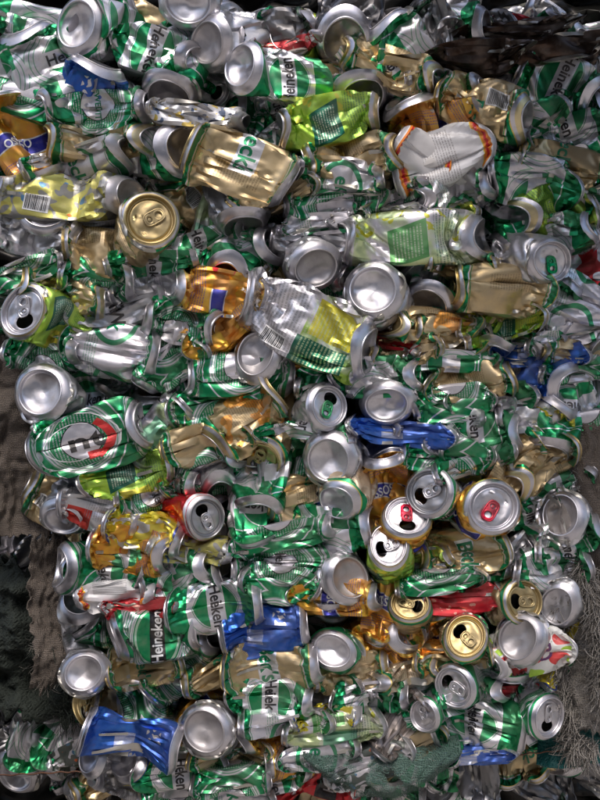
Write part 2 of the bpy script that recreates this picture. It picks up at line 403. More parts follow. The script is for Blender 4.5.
def lid_mesh(opened):
    prof = [(27.2, -.6), (27.7, .2), (27.8, 1.3), (27.2, 1.9), (26.3, 1.7), (25.7, .6), (25.2, -2.5), (24.6, -4.3), (23.6, -4.6), (22.8, -4.0), (22.2, -3.2)]
    prof += [(x, -3.0) for x in (20.8, 19.4, 18, 16.6, 15.2, 13.8, 12.4, 11, 9.6, 8.2, 6.8, 5.4, 4, 2.6, 1.2, .01)]
    a = np.arange(NR)*2*math.pi/NR; r = np.array([p[0] for p in prof]); z = np.array([p[1] for p in prof])
    v = np.zeros((NR, len(prof), 3)); v[..., 0] = np.cos(a)[:, None]*r; v[..., 1] = np.sin(a)[:, None]*r; v[..., 2] = z
    v = v.reshape(-1, 3); f = grid_faces(NR, len(prof))
    # drinking hole (or scored flap) above the centre, finger recess below it
    ex, ey = v[:, 0]/10.5, (v[:, 1]-11.5)/8.2; e = np.sqrt(ex**2+ey**2)+1e-9; flat = v[:, 2] > -3.05
    panel = (np.hypot(v[:, 0], v[:, 1]) < 21.5)
    sn = panel & (e > .84) & (e < 1.14)
    v[sn, 0] = v[sn, 0]/e[sn]; v[sn, 1] = 11.5+(v[sn, 1]-11.5)/e[sn]
    if opened:
        fe = e[f]; keep = ~((fe <= 1.15).all(1) & (fe < .95).any(1)); f = f[keep]
        v[sn, 2] -= .7
    else:
        v[panel & (e < .84), 2] -= .5
    rec = panel & (np.abs(v[:, 0]) < 9) & (v[:, 1] < -2) & (v[:, 1] > -19); v[rec, 2] -= .5
    return v, f
def tab_mesh():
    """ring pull: rounded plate with a finger hole and a riveted nose, raised rolled rim"""
    vs, fs = [], []
    n = 36; a = np.arange(n)*2*math.pi/n
    sup = lambda c: np.sign(c)*np.abs(c)**.62
    def outline(hx, hy, cy): return np.stack([sup(np.cos(a))*hx, cy+sup(np.sin(a))*hy], 1)
    loops = [(outline(7.2, 11.8, -5.0), -.9), (outline(7.9, 12.5, -5.0), -.1), (outline(7.6, 12.2, -5.0), .7), (outline(6.6, 11.2, -5.0), .8), (outline(6.0, 10.6, -5.0), .15)]
    for p, z in loops: vs += [(x, y, z) for x, y in p]
    for k in range(len(loops)-1):
        for i in range(n): fs.append((k*n+i, k*n+(i+1) % n, (k+1)*n+(i+1) % n, (k+1)*n+i))
    # finger hole rim and nose island share the plate: bridge the inner loop to two holes via a bar
    def ring(cx, cy, r, rx, hz):
        b0 = len(vs); prof = [(r-.1, hz-.5), (r+.5, hz+.3), (r+1.3, hz+.25), (r+2.3, hz-.1)]
        for q, z in prof: vs.extend([(cx+math.cos(t)*q*rx, cy+math.sin(t)*q, z) for t in a])
        for k in range(len(prof)-1):
            for i in range(n): fs.append((b0+k*n+i, b0+k*n+(i+1) % n, b0+(k+1)*n+(i+1) % n, b0+(k+1)*n+i))
    ring(0, -10.2, 3.6, 1.12, .35)
    ring(0, .6, 2.6, 1.25, .35)
    b0 = len(vs); vs.extend([(math.cos(t)*2.0, .6+math.sin(t)*2.0, -.2) for t in a]); vs.append((0, .6, .5))
    for i in range(n): fs.append((b0+i, b0+(i+1) % n, b0+n))
    b0 = len(vs)                                            # bar between the two windows
    for y in (-6.3, -2.6):
        for x in (-6.2, -3, 0, 3, 6.2): vs.append((x, y, .35+.25*(abs(x) < 4)))
    for i in range(4): fs.append((b0+i, b0+i+1, b0+5+i+1, b0+5+i))
    return np.array(vs, float), fs
BASE, LIDO, LIDC, TABM = base_mesh(), lid_mesh(True), lid_mesh(False), tab_mesh()
def place_end(loc, e, org):
    cen, bw, bq, bn, wp, typ, k = e
    rr = np.hypot(loc[:, 0], loc[:, 1])
    if len(loc) > 400:                                   # knocks in the end panel
        sd = wp[1]*7; nz = np.array([mnoise.noise((x*.075, y*.075, sd)) for x, y, _ in loc]); loc = loc.copy(); loc[:, 2] += nz*2.6*np.clip((24.5-rr)/8, 0, 1)
    p = warp(loc*k, wp)
    return (cen+p[:, :1]*bw+p[:, 1:2]*bq+p[:, 2:]*bn-org)/1000.0

# ------------------------------------------------------------------ printing: letters as thin ink on the wall
TXT = {}
def text_tris(s, size):
    if (s, size) in TXT: return TXT[(s, size)]
    cu = bpy.data.curves.new('txt', 'FONT'); cu.body = s; cu.size = size; cu.align_x = 'CENTER'; cu.align_y = 'CENTER'
    cu.offset = size*.022; cu.resolution_u = 3
    o = bpy.data.objects.new('txt', cu); COL.objects.link(o)
    me = bpy.data.meshes.new_from_object(o.evaluated_get(bpy.context.evaluated_depsgraph_get()))
    me.calc_loop_triangles()
    v = np.array([p.co[:2] for p in me.vertices]); T = [tuple(v[i] for i in t.vertices) for t in me.loop_triangles]
    bpy.data.objects.remove(o); bpy.data.curves.remove(cu); bpy.data.meshes.remove(me)
    TXT[(s, size)] = split_tris(T); return TXT[(s, size)]
def split_tris(T, lim=2.6):
    out, st = [], list(T)
    while st:
        a, b, c = st.pop(); e = [np.hypot(*(a-b)), np.hypot(*(b-c)), np.hypot(*(c-a))]; k = int(np.argmax(e))
        if e[k] <= lim: out.append((a, b, c)); continue
        if k == 0: m = (a+b)/2; st += [(a, m, c), (m, b, c)]
        elif k == 1: m = (b+c)/2; st += [(a, b, m), (a, m, c)]
        else: m = (c+a)/2; st += [(a, b, m), (m, b, c)]
    return out
def rect(x0, y0, x1, y1):
    a, b, c, d = [np.array(p, float) for p in ((x0, y0), (x1, y0), (x1, y1), (x0, y1))]
    return split_tris([(a, b, c), (a, c, d)], 3.0)
def arc(r0, r1, a0, a1, cx=0, cy=0, n=14, sy=.8):
    T = []
    for k in range(n):
        q = [math.radians(a0+(a1-a0)*(k+j)/n) for j in (0, 1)]
        p = [np.array((cx+math.cos(t)*r, cy+math.sin(t)*r*sy)) for t in q for r in (r0, r1)]
        T += [(p[0], p[1], p[3]), (p[0], p[3], p[2])]
    return split_tris(T, 3.0)
def swash(s=1.0):
    """a heavy curled letterform stroke"""
    return arc(9*s, 13.5*s, 40, 260, -3*s, 0, 16, 1.0)+arc(5*s, 9*s, 200, 380, 7*s, -3*s, 12, 1.0)+rect(-1*s, -13*s, 3.5*s, 12*s)

def make_can(c, P, ends, wd, dd):
    org = (np.array(c['a'])+np.array(c['b']))/2
    root = bpy.data.objects.new('crushed_can', None); COL.objects.link(root); root.empty_display_size = .02
    root.location = (org[0]/1000, org[1]/1000, org[2]/1000+H)
    if c['bag']: root.name = 'plastic_bag'; tag(root, c['label'], 'bag', 'torn plastic among the cans')
    else: tag(root, c['label'], 'can', 'crushed cans pressed into the bale')
    Q = subdiv(P); nu, nv = Q.shape[:2]
    du = np.roll(Q, -1, 0)-np.roll(Q, 1, 0); dv = np.gradient(Q, axis=1); N = np.cross(du, dv); N /= (np.linalg.norm(N, axis=-1, keepdims=True)+1e-9)
    th0 = math.atan2(-dd[1], -wd[1])/(2*math.pi)             # angle that faces the viewer
    off = -th0+.25+c['roll']
    z, _ = profile(c['L'], c['endA'] == 'L', c['k']); zz = np.interp(np.linspace(0, V-1, nv), np.arange(V), z); vv = zz/c['L']
    verts = ((Q-org)/1000).reshape(-1, 3); faces = grid_faces(nu, nv); mi = [0]*len(faces)
    uvs = np.zeros((len(faces), 4, 2)); flip = c['endA'] != 'L'
    ui, vi = np.meshgrid(np.arange(nu), np.arange(nv-1), indexing='ij'); ui, vi = ui.ravel(), vi.ravel()
    uvs[:, 0] = np.stack([ui/nu+off, vv[vi]], 1); uvs[:, 1] = np.stack([(ui+1)/nu+off, vv[vi]], 1)
    uvs[:, 2] = np.stack([(ui+1)/nu+off, vv[vi+1]], 1); uvs[:, 3] = np.stack([ui/nu+off, vv[vi+1]], 1)
    if flip: uvs[..., 0] = .5-uvs[..., 0]; uvs[..., 1] = 1-uvs[..., 1]
    dv_, df_, dm_ = [], [], []
    def decal(T, ink, ucen, x0=0, y0=0, turn=0, lift=.35):
        if not T: return
        A = np.array(T).reshape(-1, 2)
        if turn: cs, sn = math.cos(turn), math.sin(turn); A = A@np.array([[cs, sn], [-sn, cs]])
        A = A+np.array([x0, y0])
        if flip: A = -A; ucen = .5-ucen
        uu = ((ucen-off)+A[:, 0]/208.0) % 1.0*nu; m = np.clip(A[:, 1]+c['L']/2, 4, c['L']-4)
        vf = np.clip(np.interp(m, zz, np.arange(nv)), 0, nv-1.001)
        u0 = np.floor(uu).astype(int) % nu; u1 = (u0+1) % nu; fu = (uu-np.floor(uu))[:, None]; v0 = vf.astype(int); fv = (vf-v0)[:, None]
        def bil(G): return (G[u0, v0]*(1-fu)+G[u1, v0]*fu)*(1-fv)+(G[u0, v0+1]*(1-fu)+G[u1, v0+1]*fu)*fv
        p = (bil(Q)+bil(N)*lift-org)/1000; b0 = len(verts)+sum(len(x) for x in dv_)
        dv_.append(p); n = len(p)//3
        f = np.arange(n*3).reshape(-1, 3)+b0
        df_.extend(f.tolist()); dm_.extend([1+INKS.index(ink)]*n)
    K, t = c['code'], c['text']; TURN = -math.pi/2
    dr = -math.pi/2 if False else 0
    r3 = random.Random(c['seed'])
    if K == 'G':
        for uc in (.25, .75) if (t or c['roll'] == 0 or c['seed'] % 3 == 0) else (): decal(text_tris(t or 'Heineken', 16), 'black', uc)
    elif K == 'G1' and t is None:
        for uc in ((.25, .75) if c['rib'] or c['roll'] == 0 else ()): decal(text_tris('Heineken', 13), 'black', uc) if not c['rib'] else decal(text_tris('nt', 44), 'black', uc, 0, -4, TURN)
    elif K == 'G1' and t:
        for uc in (.25, .75): decal(text_tris(t, 9), 'green', uc, 0, 0)
    elif K == 'G2':
        for uc in (.25, .75): decal(text_tris(t or 'Heineken', 16), 'white', uc)
    elif K == 'G3':
        decal(text_tris("eck", 22), 'green', .25)
    elif K[0] == 'O' and t:
        for uc in (.25, .75): decal(text_tris(t, 27), 'white', uc, 0, 0, 0, .30); decal(text_tris(t, 24), 'green', uc, 0, 0, 0, .5)
    elif K == 'O' and c['seed'] % 3:
        decal(text_tris("Beck's", 20), 'green', .25)
    elif K == 'A':
        for uc in (.20, .32): decal(text_tris('OSSO', 12), 'white', uc, 0, -1)
    elif K == 'S1' and t: decal(text_tris(t, 20), 'black', .25)
    elif K == 'F':
        decal(text_tris('RIO', 22), 'purple', .25, 0, 10); decal(text_tris('DO', 24), 'purple', .25, 0, -14)
    elif K == 'R2': decal(text_tris(t, 16), 'white', .25)
    if c['rib']:
        decal(arc(33, 42, -60, 50, -8, 0), 'red', .25, 0, 0, TURN, lift=.45); decal(rect(2, -27, 18, -18), 'red', .25, 0, 0, TURN, lift=.45); decal([tuple(p+np.array([27, 0]) for p in q) for q in text_tris('QUAL', 6)], 'white', .25, 0, 0, TURN, lift=.6)
        decal(arc(44, 45.5, -150, 150, -6, 0), 'white', .25, 0, 0, TURN); decal(arc(30, 31.2, 60, 300, -6, 0), 'white', .25, 0, 0, TURN)
    if c['bar']:
        ox, oy = {'P': (8, -26), 'Y': (20, -24)}.get(K[0], (-30, 22))
        decal(rect(-13, -9, 13, 9), 'white', .25, ox, oy, math.pi/2); x = -11.5
        while x < 11: w_ = r3.choice([.5, .8, 1.2]); decal(rect(x, -7.5, x+w_, 7.5), 'black', .25, ox, oy, math.pi/2, .6); x += w_+r3.choice([.6, .9])
    if dv_:
        verts = np.concatenate([verts]+dv_); faces = faces.tolist()+df_; mi = mi+dm_
    body = obj('body', verts, faces, [can_mat(K)]+([INK[k] for k in INKS] if dv_ else []), root, True, mi)
    body.data.set_sharp_from_angle(angle=math.radians(27))
    uvl = body.data.uv_layers.new(name='UVMap'); flat = np.zeros((len(body.data.loops), 2), np.float32); flat[:len(uvs)*4] = uvs.reshape(-1, 2)
    uvl.data.foreach_set('uv', flat.ravel())
    for e in ([] if c['bag'] else ends):
        lid_m = GOLDLID if (c['tab'] == 'gold' or (K[0] == 'O' and e[5] == 'L')) else (DARKLID if K[0] in 'KD' or (c['seed'] % 5 == 0) else ALU)
        if e[5] == 'B':
            v, f = BASE; obj('base', place_end(v, e, org), f, STAINED if c['seed'] % 3 == 0 else ALU, root)
        else:
            op = c['open']; v, f = LIDO if op else LIDC
            spin = c['spin']
            if c['hd'] is not None:
                q_ = math.radians(c['hd']); tg = np.array([math.cos(q_), 0, math.sin(q_)]); spin = math.atan2(-(e[1]@tg), e[2]@tg)
            cs, sn = math.cos(spin), math.sin(spin); R_ = np.array([[cs, sn, 0], [-sn, cs, 0], [0, 0, 1]])
            lid = obj('lid', place_end(v@R_, e, org), f, lid_m, root)
            tv = TABM[0].copy(); tv[:, 2] += -1.9+.05*np.maximum(-tv[:, 1], 0)*(1 if not op else 1.6)
            obj('pull_tab', place_end(tv@R_, e, org), TABM[1], TABS[c['tab']], lid)
    return root

# ------------------------------------------------------------------ the catalogue: one line per can
# end a (x y), end b (x y), width, ends and how far each turns to the viewer, print and options, description
CANS = r"""
76 24 108 18 66|B70 L|G db=45|tilted silver can base at the top, with green foil showing on its right side
18 20 42 80 60|B12 L|G r=.2|green and silver can slanting down at the upper left edge, bright green glint
8 4 46 12 34|L B|G r=.45|silver and green crumpled can cut off by the top left corner
-4 88 36 100 30|L B|G1 r=.1|green can with a small red mark at the left edge, above the orange can
98 62 88 92 86|B25 L|N1 d=-6|squashed blue and silver printed can with beige base edge, below the topmost left base
42 108 92 92 42|L10 B|G r=.3|wide green banded can with silver middle above the dull gold can, upper left
60 113 140 103 38|L B8|G1 r=.03 t=BREWED~WITH|green can with a curved pale text ribbon, left of the dark oval base opening
166 93 172 62 62|B38 L|G|downward silver base with dark hollow and green band above it, top left
122 38 186 52 42|L B|G r=0|green and silver can with thick black lettering left of the dark downward base
188 2 192 -34 64|B66 L|S db=50|polished silver base cut off by the top edge
206 40 242 22 62|B48 L|S d=8|dull silver can end turned left, between the polished top base and the lettered can
240 66 322 76 60|B50 L6|G r=.0 d=-2 dent=2 L=105|large lettered silver and green can with an oval base at its left end, upper middle
252 26 298 16 42|L B|K1 d=12|dark grey crumpled can at the top with a smoky film look
272 40 300 34 14|L B|R d=4|thin red foil edge of a can lying over the lettered can, upper middle
346 34 352 4 64|B32 L|K d=6|dark can with shadowed silver base pointing down, near the top centre
302 6 322 8 30|L B|G d=14|scrap of green can at the top edge above the dark can
384 8 414 52 62|B15 L|G r=.3|can with a broad diagonal green band right of the dark can at the top
356 48 430 74 34|L B|O r=.4 d=-4|smooth gold can slanting under the can with the broad diagonal green band
364 90 358 64 66|B30 L|G r=.3|wide silver base edge with green band, directly above the bright lime can
338 60 360 52 30|L B|O d=8|small piece of gold can above the wide silver base edge, upper middle
378 110 288 128 42|B10 L|Y r=.05 d=-8 L=115|bright lime green can, smooth on the right and pinched at its left end
408 92 416 122 60|B22 L|A r=0|orange can with a blue ribbon and dull silver base edge, right of the lime can
430 132 472 112 44|L B|A r=.3 d=-3|crumpled orange and gold can above the white can with orange stripe
399 138 430 158 44|B8 L|W r=.4 dent=.15 L=62|white can edged orange and red on its upper left, under the blue ribboned can
490 142 424 162 54|B8 L|W r=0 dent=.35 d=-6|white can with small print and an orange red stripe near its right rim
494 178 418 196 36|B14 L|G3 r=.2|shiny white silver can lying just under the white can with orange stripe
530 118 460 94 50|B10 L|O r=.1 bar=1|gold can with a barcode and green end, below the dark plastic film
424 74 466 80 30|L B|G r=.2 d=6|dark green printed can just left of the gold barcode can's top
540 56 600 84 56|L B|G r=0 d=34|shaded can with curly dark lettering at the upper right edge
508 92 536 48 36|L B|G d=28|shaded green and silver striped can under the dark plastic film
502 132 562 100 30|L B|G d=16|dark diagonal can with green and silver stripes right of the gold barcode can
558 134 606 122 44|L B|G r=.2 d=14|silver green crumpled can at the right edge above the bronze can
544 154 590 164 38|L B|O r=.1 d=4|bronze gold can with green print tucked at the upper right
502 172 572 184 48|L B|G r=.3|white silver can with thin green arcs right of the shiny white silver can
492 156 530 146 30|L B|K1 d=22|dark crushed silver can behind the barcode can's lower right
518 215 578 204 46|B12 L|Y r=.1|lime and yellow can with a silver ring at its left end, right side
592 226 530 238 36|L12 B|G r=.25|silver can with green ring near its right end, below the yellow lime can
562 192 606 200 28|L B|G r=0 d=6|green and silver scrap at the right edge above the green ringed can
551 262 512 254 52|L62 B|S tab=green d=-8 hd=100 open=0|grey dented can with a bright green pull tab at the right
600 268 574 266 54|L B|R1 r=0 t=|white silver can with a red patch at the right edge beside the green tab
484 236 352 240 48|B10 L|Y1 r=.05 d=-8 L=150|long pale lime and silver can with a dark green leaf, upper right middle
416 214 452 211 22|L B|Y2 d=2|olive yellow printed strip of can just above the long pale lime can
398 150 306 156 42|L8 B|O r=.1 d=-4|gold can with creased white glare and a green gold rim, below the bright lime can
390 175 308 170 28|B12 L|G3 r=.1|tapered silver can with green letters under the creased gold can
306 202 364 198 26|L B|G1 r=.4|dark green lens shaped can below the tapered silver can
372 203 416 189 17|L B|G1 r=.4 d=-3|narrow bright green lens shaped can above the long pale lime can
302 222 352 219 20|L B|G3 r=.3|narrow silver can with green left end, left above the long pale lime can
350 216 406 210 20|L B|S|narrow silver strip of can touching the top of the long pale lime can
300 238 350 242 32|L B|S r=.2 d=2|bright silver wrinkled can above the two cupped bases in the middle
194 148 286 184 92|L B|O1 r=.1 d=-10 L=125 t=Beck's|large flattened gold can with green letters on white, upper left middle
184 145 152 138 70|B30 L|G r=.2|green and silver can with a curved chrome edge, left of the large flattened gold can
252 199 300 186 24|L B|O r=.3|small gold wedge can at the lower right corner of the large flattened gold can
243 226 236 202 74|B28 L|S d=2|wide crumpled silver base edge under the large flattened gold can
276 240 218 262 42|B20 L|G1 r=.15|green can with circular print and a silver flared end, above the orange can
182 242 212 234 26|L B|G r=0 d=12|small dark green and black scrap right of the gold lid
152 221 128 240 58|L72 B|O tab=gold d=-8 db=50 hd=210 open=0|gold can facing out with a clean round gold lid and pull tab
2 112 32 162 68|L B|A r=.05|orange can with a dark blue ribbon of letters at the upper left edge
50 138 150 134 36|L B|O r=.35|long dull gold can below the green can with a curved text ribbon
126 150 20 172 32|B15 L|G3 r=.1|silver can with a bright green right end, lying above the yellow patterned can
128 192 2 195 44|B20 L|P r=0 d=-6 L=150 bar=1|long yellow can with grey squiggles and a barcode, tapering to the left edge
42 206 38 236 54|L58 B|S d=12 open=0|dull grey lid with a green speck under the yellow patterned can
0 224 62 234 42|L B|S r=0 bar=1 d=-2|grey crumpled can with a faint barcode at the left edge
80 222 112 226 28|L B|S d=8|small bright silver bump left of the gold lid
53 243 110 252 42|L36 B|O r=.3|gold can with dark open end and green rim, left of the gold lid
42 264 -4 278 24|L B|G1 r=.3|green band of a can at the left edge above the silver lid with lime body
18 278 100 302 36|L B|O r=.35 d=-3|plain gold folded can right above the silver lid with lime body
64 274 124 280 36|L B|G1 r=.3 d=-5|twisted green can with a red mark, below the gold lid
108 264 188 257 26|L B|G r=.4|silver can with fine lines and a green edge directly below the gold lid
24 311 66 324 58|L70 B|Y tab=silver d=-6 db=45 open=1 hd=-80|grey lid with a black drinking hole and lime green body at the left edge
92 312 142 302 36|L B|S1 r=0 t=NEW|silver can printed NEW in black, left middle
128 290 168 284 34|L B|S|mirror bright silver can left of the orange can with red patches
4 350 76 353 30|L B|G1 r=.35|green can folded into two bands between the grey lid and the big left base
86 345 140 354 62|L B10|G3 r=.2 d=-6|big grey crumpled can with a green lower edge, right of the folded green bands
140 385 190 350 34|B8 L|G1 r=.15|lens shaped green can with silver arcs right of the big grey crumpled can
42 392 58 414 66|B74 L|S1 d=-8 db=45|large round silver base at the left edge, outermost in the left middle
172 284 250 297 40|B25 L|A1 r=.1 d=-4|orange yellow can with red patches and a silver left end
206 326 148 318 42|L B|G1 r=.1 d=-4 t=|green can with a small white badge below the orange yellow can with red patches
204 340 246 304 40|L B|A1 r=.3|second orange yellow can, directly under the red patched one and over a silver cup
226 278 236 254 52|B22 L|G d=6|silver flared edge with green inside it, above the red patched orange can's right end
256 353 272 374 62|B68 L|S1 d=3 db=45|cupped silver base left of the big silver and lime can in the centre
190 376 288 376 42|L B|G1 r=.1 d=2|green can with a ring of pale print under the cupped base in the centre left
368 352 262 304 86|B12 L|Y3 r=.05 d=-14 L=158 k=1.1 dent=.6 bar=1|big slanted silver can with lime, yellow and dark green print, in the centre
316 268 302 248 60|B66 L|S1 d=2 db=45|left silver base of the pair above the big slanted lime can
372 291 386 302 66|B78 L|S1 d=-8 db=45|large round silver base, right one of the pair in the centre
420 276 426 260 34|B22 L|G|small beige and green curved can edge right of the large centre base
430 306 442 282 56|B28 L|G r=.3 d=4|green can with a silver crescent base right of the large centre base
388 320 446 326 34|L14 B|O r=.3 d=2|gold can with green and gold rim under the large centre base
366 330 396 340 20|L B|R d=-2|small bright red folded scrap under the large centre base
376 354 432 348 28|L B|O r=.2 d=-3|tan gold folded can with a small dark mark below the red scrap
424 328 480 342 38|L B|O2 r=.3 d=-2|gold and orange creased can with a green right end, right middle
422 375 344 378 36|B8 L|G r=.2 d=-3|silver can with a green band at its right rim, under the tan gold can
318 380 346 374 28|L B|G1 r=.3|small green crumpled can under the big slanted lime can
424 358 484 362 20|L B|G r=.4|narrow silver green strip below the gold and orange creased can
438 257 496 266 26|L B|O r=.35|thin tan gold can under the right end of the long pale lime can
454 284 542 292 46|L14 B|O r=.2 d=-6|large gold creased can with an open rim on its left, right middle
547 312 498 322 32|B8 L|Y2 r=.1|small lime green can with a gold rim below the large gold creased can
490 326 512 308 24|L B|Y r=.3 d=-4|bright lime green folded flap at the left of the small lime can
464 316 500 312 20|L B|O d=12|shadowed gold strip below the large gold creased can
548 326 566 300 36|L B|G r=.3|silver wedge with green corner right of the small lime can
498 352 500 328 40|B16 L|G r=.3|green cup shaped can below the bright lime folded flap
530 352 560 352 24|L B|N r=.3 d=-2|small blue and silver scrap in the right middle
560 286 604 304 44|L B|G3 r=.3|silver and green crumpled can below the red patched can at the right edge
558 336 604 324 26|L B|G3 r=.4|silver can with green lower edge at the right edge, below the crumpled one
576 350 608 352 22|L B|O r=.4|plain tan gold can end at the right edge
518 376 446 384 40|L8 B|O r=.1 d=-5|gold can with fine print and green gold rim below the green cup shaped can
574 386 532 372 54|B36 L|N1 r=.2 d=4|dark blue printed can with a big grey base at the right edge
566 372 604 366 22|L B|G1 r=.3 d=-2|green foil strip above the grey base at the right edge
570 392 560 414 50|B38 L|M r=.2 d=2|yellow can with a silver blue trimmed base near the right edge
510 346 546 338 22|L B|S d=7|small mirror silver scrap left of the blue and silver scrap
440 376 458 382 34|L B|G1 d=6|green sliver left of the gold can with fine print
38 455 136 426 80|B8 L6|G1 r=0 d=-8 L=135 rib=1 dent=.45|large flattened green can with a pale oval, black swash letters and red ribbon, left
82 486 152 470 38|L10 B|Y r=0 d=-6|lime yellow can with dark green label under the large flattened green can
178 413 146 456 46|L B|Y1 r=.1|silver topped translucent green can right of the large flattened green can
60 504 118 520 42|L8 B|S2 r=0|dull silver can with a red corner below the large flattened green can
60 522 66 498 56|B52 L|S d=10|silver ring base with dark hollow at the left edge of the stack
120 500 184 490 34|L B|G1 r=0|green can with black curly letters above the yellow crumpled can
110 524 180 544 40|L B|M r=.2 d=-6|bright yellow crumpled can left of the red can with grey lid
150 546 230 556 26|L B|P r=.2 d=-4|shiny yellow and silver patterned strip under the red can with grey lid
92 546 166 556 42|L B|A1 r=.05 d=-3|orange yellow crumpled can with a blue ribbon under the bright yellow can
207 518 172 514 46|L58 B|R r=.2 d=-2 hd=120|red can with a grey lid and ring tab facing right
180 450 230 438 38|L B|O r=.4|gold can with green trimmed left edge beside the crown shaped gold can
266 400 222 440 62|L B|O2 r=.1 d=-10|crown shaped crumpled gold can with an orange top, left of the green pull tab lid
192 408 240 396 42|L B|G1 r=.3 d=2|bright green crumpled can left of the crown shaped gold can
258 462 262 438 52|L42 B|O tab=gold d=4|gold lid in shade directly under the crown shaped gold can
188 480 216 464 34|L B|G1 r=.45|can with a bright green band right of the translucent green can
218 493 214 472 40|B22 L|S d=6|small silver crescent above the silver and green can, centre left
258 512 262 478 56|B14 L|G r=.35 d=-4|can with beige top, green band and silver foot, below the shaded gold lid
254 546 252 514 62|B12 L|G r=.4|wide green band can right of the red can with grey lid
240 549 332 527 28|L B|G1 r=.2|long green can with fine silver lines below the wide green band can
160 476 182 456 26|L B|S1|small silver grey strip between the translucent green can and the green band
329 406 308 416 48|L60 B|S tab=green d=-6 open=1 hd=60|open silver lid with a bright green pull tab, centre
386 405 396 378 58|B64 L|S1 d=-4 db=45|bright silver cupped base right of the open lid with green tab
354 428 446 436 26|L B|N r=.2 d=-3|crumpled bright blue can under the bright cupped base, centre
270 436 356 438 24|L B|G r=.2 d=3|teal green wrinkled strip between the crown shaped gold can and the blue can
328 460 346 456 62|B70 L|S1 d=-8 db=45|round silver base in the middle of the stack, under the teal green strip
383 450 388 488 48|B26 L|A r=0 d=-4|orange can with silver mouth and blue ribbon, right of the middle round base
396 478 402 510 50|L B|A r=.4|plain orange can lower half under the blue ribboned one, centre right
290 500 326 494 40|L B|O r=.2|dark gold creased can under the middle round base
336 502 358 484 58|B46 L|O3 d=-4|dented tan base under the middle round base
428 492 446 500 52|L60 B|G tab=silver d=0 hd=200|dark grey lid with green rim right of the orange cans, centre right
407 516 404 544 50|L52 B|A1 tab=red d=-2 hd=-90|lid with a red tab on an orange can, below the dark grey lid
374 526 328 530 48|B10 L|G r=.3 d=-3|white silver can with vertical green band right of the long green can
325 564 324 534 30|L B|N d=8|dark blue can sliver below the white silver can with green band
432 406 474 402 34|L B|G1 r=.2|green can with ring print below the gold fine print can
418 428 462 420 24|L B|S|plain silver curved strip right of the crumpled bright blue can
474 404 522 398 32|L B|G r=0|silver can with black boxed letters under the gold fine print can
456 436 492 414 34|L B|S1 r=.2|grey can with a lavender window right of the plain silver curved strip
518 414 548 410 34|L B|S|rounded plain silver can left of the yellow can near the right edge
522 432 468 442 46|B14 L|G r=.35 d=-4|grey silver can with a green ring at its right end, right middle
424 456 472 456 36|L B|G1 r=.3 d=-3|crumpled bright green foil can below the plain silver curved strip
438 472 508 452 22|L B|G r=.3|pale green silver sliver under the grey can with green ring
552 454 556 420 54|B10 L|G r=.4|rounded silver can with a green lower band, near the right edge of the stack
578 430 604 426 28|L B|G1 r=.2|green can with a red star shaped mark at the right edge
580 446 518 488 40|L10 B|O r=.4 d=-3|smooth gold can with green rim slanting up to the right edge of the stack
508 482 536 448 36|L B|O r=.3 d=-5|torn gold crumpled can left of the smooth slanting gold can
458 486 498 470 26|L B|P d=5|small yellow and red printed scrap above the white lid with red tab
492 506 480 520 58|L76 B|A tab=red d=-10 db=50 hd=55 open=0|white lid with a red pull tab on a gold and orange can, right
522 512 544 506 36|L B|G r=.4 d=8|green band beside the white lid with red tab
550 492 574 480 28|L B|G d=6|small green and silver piece below the slanting gold can
560 515 578 524 58|B48 L|S d=0|silver ringed base holding torn grey film, at the right edge of the stack
544 546 592 532 34|L B|G r=.4 d=-2|silver crumpled can with a green lower band under the ringed base with film
520 572 588 570 38|L B|G r=.1 d=-4|white silver crumpled can with pale green roundel, right edge of the stack
56 570 92 576 54|B36 L|G1 r=.3|thin oval grey base turned left, at the left edge below the ring base
76 570 130 574 44|L B|G r=0 d=-2|can with black crushed letters and green lines right of the thin oval base
92 600 142 594 27|L B|W r=.3 d=-2|white ribbed can with an orange and red edge, lower left
72 604 76 632 50|B42 L|S d=26|shadowed silver base at the left below the thin oval base
112 640 194 630 54|B26 L|G2 r=0 d=-8 t=Heineken|silver and green can with a black name banner in white letters, lower left
110 612 168 609 18|L B|R r=.1 d=-4|red rimmed strip just above the can with black name banner
84 672 78 684 52|B80 L|S1 d=0 db=45|small bright round base standing out at the lower left edge, above the blue can
152 590 204 584 44|L B|G r=0|silver can with a thick black letter C under the blue ribboned yellow can
216 565 180 580 40|B20 L|G r=.3 d=4|green and silver slanting can under the yellow and silver strip
234 566 320 558 36|L B|G1 r=0|green can with a black swirl letter, below the long green can with fine lines
312 590 244 580 34|L B|G1 r=.3 d=-2|green can with a red patch above the shiny blue can
176 612 262 604 46|L B|G r=0 d=-6|silver can with green oval and black letters left of the shiny blue can
224 642 302 628 46|L B|N r=.1 d=-5|shiny blue can with a barcode patch, lower centre
198 636 240 620 34|L B|K1 d=4|silver and black folded piece between the lettered can and the blue can
388 544 394 574 48|L60 B|Y tab=silver d=-4 open=1 hd=200|grey open lid on a lime can, right of the dented base, lower middle
402 572 434 562 20|L B|Y2 d=-4|small lime yellow folded corner right of the grey lid on the lime can
350 577 330 586 58|B60 L|S1 d=-6 db=45|round silver base above the orange can with blue ribbon, lower middle
304 600 372 598 32|L B|A r=.1 d=-3|orange can with blue ribbon at its left end, under the round base, lower middle
330 620 330 600 48|B26 L|S d=3|silver crescent base under the orange can, lower middle
386 590 380 624 34|L B|A r=0 d=-3|small upright orange yellow can with a blue ribbon, left of the gold open lid
410 604 416 630 42|L56 B|O tab=gold d=0 open=1 hd=-20|gold open lid right of the small upright orange can
332 650 344 660 52|B70 L|G d=-4|dented oval silver base under the silver crescent, lower middle
368 652 404 644 44|L B|A1 r=.4|copper orange can right of the dented oval base
